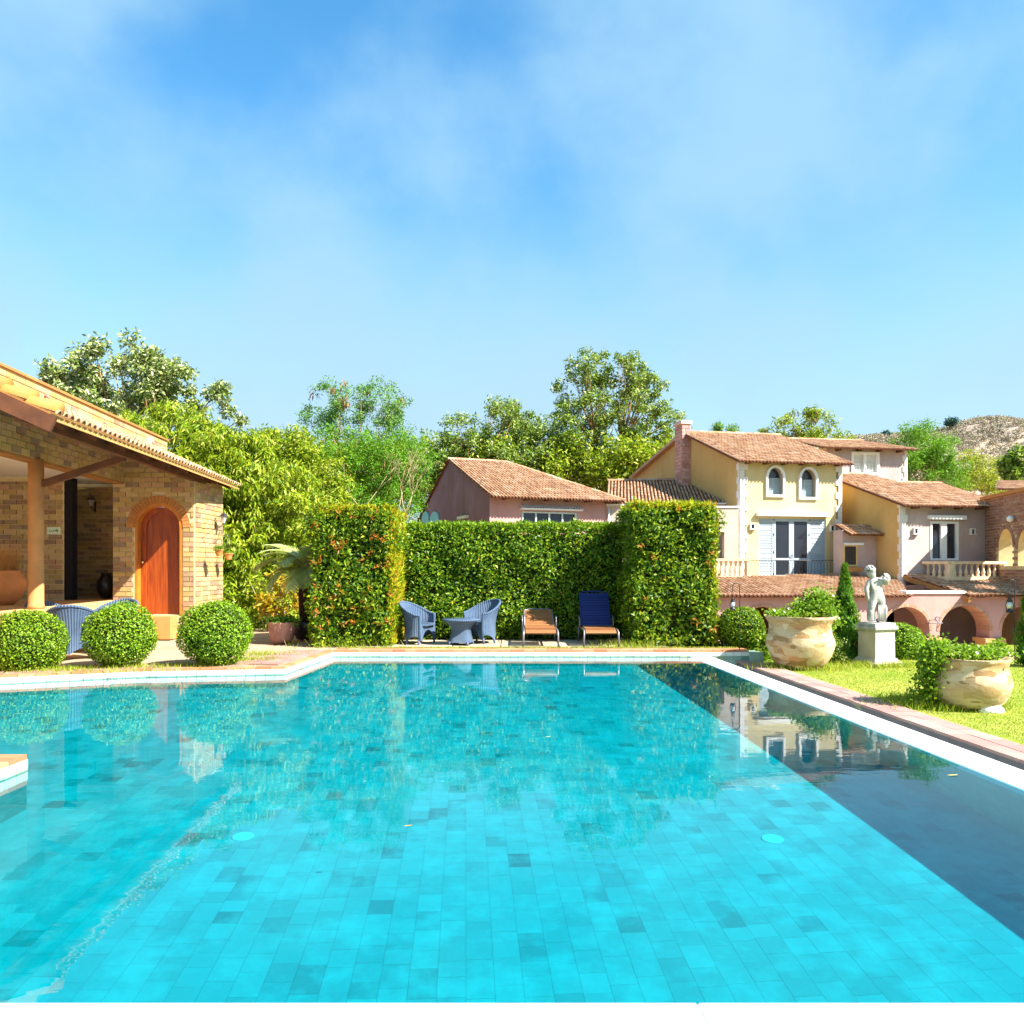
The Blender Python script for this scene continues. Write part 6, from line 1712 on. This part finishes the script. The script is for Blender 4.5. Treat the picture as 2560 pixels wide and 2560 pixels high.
# pedestal and cherub
M['stone'] = m_plain('weathered_white_stone', (.38, .37, .35), .85, .25, var=.35, nscale=7, bump=.3)
M['stone_base'] = m_plain('pale_pedestal_stone', (.50, .43, .35), .85, .25, var=.18, nscale=3, bump=.2)
pd = 13.2; pc = S(2191, 0, pd); PX, PY = pc.x, pd
zP = -.215; kk = pd / F
PD = empty('pedestal', (PX, PY, zP), 'square pale stone pedestal carrying the cherub statue on the lawn', 'pedestal')
def sq(m, hw, z0, z1, hw2=None, a=math.radians(17)):
    hw2 = hw2 or hw
    m.hexa([(PX + h_ * math.sqrt(2) * math.cos(a + math.pi / 4 + i * math.pi / 2), PY + h_ * math.sqrt(2) * math.sin(a + math.pi / 4 + i * math.pi / 2), z) for h_, z in ((hw, z0), (hw2, z1)) for i in range(4)])
def zz(y): return H + (HZ - y) * kk
m = MB(); sq(m, .285, zP, zz(1652)); sq(m, .265, zz(1652), zz(1643), .22); m.build('base', M['stone_base'], parent=PD, bevel=.006)
m = MB(); sq(m, .205, zz(1645), zz(1578), .200); m.build('shaft', M['stone_base'], parent=PD)
m = MB(); sq(m, .205, zz(1578), zz(1572), .235); sq(m, .24, zz(1572), zz(1564)); sq(m, .215, zz(1564), zz(1556)); m.build('cap', M['stone'], parent=PD, bevel=.004)
zS = zz(1556); ST = empty('cherub_statue', (PX, PY, zS), 'weathered stone cherub seen from behind, one arm raised, on the pedestal', 'statue')
def J(px, py, dy=0.0): p = S(px, py, pd); return (p.x, PY + dy, p.z)
# joints read from the photograph; statue px = 2100 + crop * .1657
cj = {
 'pel': (J(2193, 1492), .078), 'bel': (J(2190, 1476), .070), 'che': (J(2189, 1458, -.01), .078), 'nek': (J(2183, 1446, -.01), .038), 'hea': (J(2178, 1434, .0), .062), 'hed': (J(2176, 1426, .01), .066),
 'shL': (J(2172, 1456), .040), 'elL': (J(2163, 1474, -.03), .030), 'wrL': (J(2168, 1494, -.02), .024), 'haL': (J(2173, 1503, 0), .024),
 'shR': (J(2202, 1452, -.01), .042), 'elR': (J(2215, 1460, -.05), .032), 'wrR': (J(2208, 1449, -.10), .026), 'haR': (J(2199, 1445, -.11), .024),
 'hiR': (J(2201, 1500), .072), 'knR': (J(2203, 1524, .01), .050), 'anR': (J(2200, 1548, .0), .030), 'foR': (J(2196, 1553, .07), .026),
 'hiL': (J(2182, 1500), .066), 'knL': (J(2176, 1522, -.04), .046), 'anL': (J(2178, 1545, -.02), .030), 'foL': (J(2174, 1552, .06), .024),
}
names = list(cj)
edges = [('pel', 'bel'), ('bel', 'che'), ('che', 'nek'), ('nek', 'hea'), ('hea', 'hed'), ('che', 'shL'), ('shL', 'elL'), ('elL', 'wrL'), ('wrL', 'haL'), ('che', 'shR'), ('shR', 'elR'), ('elR', 'wrR'), ('wrR', 'haR'), ('pel', 'hiR'), ('hiR', 'knR'), ('knR', 'anR'), ('anR', 'foR'), ('pel', 'hiL'), ('hiL', 'knL'), ('knL', 'anL'), ('anL', 'foL')]
def skin(name, J_, E_, mat, parent, root=0, sub=2):
    org = wloc(parent); me = bpy.data.meshes.new(name); nm = list(J_)
    me.from_pydata([tuple(Vector(J_[n][0]) - org) for n in nm], [(nm.index(a), nm.index(b)) for a, b in E_], [])
    o = bpy.data.objects.new(name, me); COL.objects.link(o); o.parent = parent
    o.modifiers.new('skin', 'SKIN'); sb = o.modifiers.new('sub', 'SUBSURF'); sb.levels = sub; sb.render_levels = sub
    for i, n in enumerate(nm):
        r = J_[n][1] * 1.28; me.skin_vertices[0].data[i].radius = (r, r); me.skin_vertices[0].data[i].use_root = (i == root)
    me.materials.append(mat)
    return o
skin('body', cj, edges, M['stone'], ST)
m = MB()
hc = Vector(cj['hed'][0])
for i in range(80):
    d_ = Vector(tuple(sph(1)[0])); d_.z = abs(d_.z) * 1.0 - .25; d_.x *= 1.0
    if d_.x < -.55 and d_.z < .2: continue
    m.ball(hc + d_.normalized() * .070, random.uniform(.019, .029), 7, 5)
m.build('curls', M['stone'], parent=ST)
m = MB(); h0 = hc + Vector((-.055, -.03, -.012)); m.ball(h0 + Vector((-.008, 0, -.008)), .013, 8, 6); m.ball(h0 + Vector((-.002, .0, .02)), .012, 8, 5); m.ball(h0 + Vector((.004, 0, -.032)), .016, 8, 6); m.build('face', M['stone'], parent=ST)
def hand(nm, base, dr, sgn):
    base = Vector(base); dr = Vector(dr).normalized(); sd = dr.cross(Vector((0, 1, 0))).normalized(); m = MB()
    for i, L in enumerate((.026, .030, .029, .023)):
        p = base + sd * (.009 * (i - 1.5)); k_ = dr * L; cu = Vector((0, -.010, 0)); m.tube([p, p + k_ * .6, p + k_ + cu], [.0052, .0048, .0035], 6)
    p = base - dr * .012 + sd * .018 * sgn; m.tube([p, p + sd * .014 * sgn + dr * .010, p + sd * .016 * sgn + dr * .022], [.006, .0055, .004], 6); m.build('fingers', M['stone'], parent=ST)
hand('l', Vector(cj['haL'][0]) + Vector((.004, 0, -.014)), (.3, 0, -1), 1); hand('r', Vector(cj['haR'][0]) + Vector((-.014, 0, .004)), (-1, 0, .3), -1)
# shell held over the right shoulder, drapery and tree stump
m = MB(); q = Vector(J(2206, 1446, -.09)); 
for i in range(9):
    a = -.9 + i * .33; m.tube([q + Vector((-.03, 0, 0)), q + Vector((.035 * math.cos(a) + .0, -.03, .05 * math.sin(a))), q + Vector((.085 * math.cos(a), .0, .085 * math.sin(a)))], [.008, .016, .012], 6)
m.build('shell', M['stone'], parent=ST)
skin('drapery', {'a': (J(2205, 1509, -.05), .045), 'b': (J(2206, 1525, -.05), .052), 'c': (J(2204, 1542, -.03), .050), 'd': (J(2206, 1555, -.02), .056)}, [('a', 'b'), ('b', 'c'), ('c', 'd')], M['stone'], ST)
m = MB()
for i in range(7):
    x = 2196 + i * 3.0; a = S(x, 1512, pd - .10); b = S(x + random.uniform(-1, 1), 1552, pd - .10); m.tube([(a.x, a.y, a.z), ((a.x + b.x) / 2, a.y - .01, (a.z + b.z) / 2), (b.x, b.y, b.z)], [.006, .011, .012], 6)
m.build('drapery_folds', M['stone'], parent=ST)
skin('tree_stump', {'a': (J(2177, 1515, -.03), .044), 'b': (J(2175, 1532, -.03), .054), 'c': (J(2177, 1555, -.02), .058)}, [('a', 'b'), ('b', 'c')], M['stone'], ST)

# shepherd-crook lanterns
def crook(label, px_pole, px_hook, ytop, ylan0, ylan1, d, zb):
    k_ = d / F; P0 = S(px_pole, ytop, d); P1 = S(px_hook, ytop, d); r = (P0.x - P1.x) / 2; zt = P0.z - abs(r)
    o = empty('hanging_lantern', (P0.x, d, zb), label, 'lantern', 'lanterns hanging from iron crooks')
    m = MB(); pts = [Vector((P0.x, d, zb)), Vector((P0.x, d, zb + .6)), Vector((P0.x, d, zt))]
    cx_ = (P0.x + P1.x) / 2
    for i in range(1, 9): a = math.pi * i / 8; pts.append(Vector((cx_ + r * math.cos(a), d, zt + abs(r) * math.sin(a))))
    zh = S(0, ylan0, d).z + .09
    pts += [Vector((P1.x, d, zh + .02)), Vector((P1.x - .02, d, zh)), Vector((P1.x - .035, d, zh + .02))]
    m.tube(pts, .0075, 6); m.build('crook', M['iron'], parent=o)
    z0, z1 = S(0, ylan1, d).z, S(0, ylan0, d).z; h = z1 - z0; x = P1.x; s = h * .5
    m = MB(); m.lathe((x, d, z0), [(s * .36, 0), (s * .42, h * .04), (s * .36, h * .16), (s * .2, h * .2), (s * .2, h * .26)], 16); m.build('fuel_base', M['iron'], parent=o)
    m = MB(); m.lathe((x, d, z0 + h * .26), [(s * .2, 0), (s * .34, h * .14), (s * .34, h * .24), (s * .2, h * .38)], 16); m.build('globe', m_plain('lamp_globe', (.62, .64, .64), .1, .6), parent=o)
    m = MB(); m.lathe((x, d, z0 + h * .64), [(s * .22, 0), (s * .30, h * .04), (s * .18, h * .14), (s * .18, h * .22), (s * .26, h * .24), (s * .1, h * .34)], 16)
    for sg in (-1, 1): m.tube([(x + sg * s * .36, d, z0 + h * .04), (x + sg * s * .46, d, z0 + h * .45), (x + sg * s * .26, d, z0 + h * .80)], .006, 6)
    m.tube([(x - s * .26, d, z0 + h * .85), (x - s * .2, d, z1 + .04), (x, d, zh), (x + s * .2, d, z1 + .04), (x + s * .26, d, z0 + h * .85)], .0035, 5); m.build('lantern_frame', M['iron'], parent=o)
crook('black oil lantern hanging over the round dark bush', 1849, 1832, 1458, 1494, 1525, 13.6, -.215)
crook('black oil lantern on a crook at the right edge before the arcade', 2537, 2524, 1449, 1490, 1532, 13.2, -.215)

# small garden balustrade at the right edge
a = S(2516, 1672, 14.2); b = S(2600, 1672, 14.2)
balustrade('low balustrade with white top at the far right of the lawn', (a.x, 14.2), (b.x, 14.2), -.215, S(0, 1632, 14.2).z, 'stone balustrades of the villa', True, True, n=8)
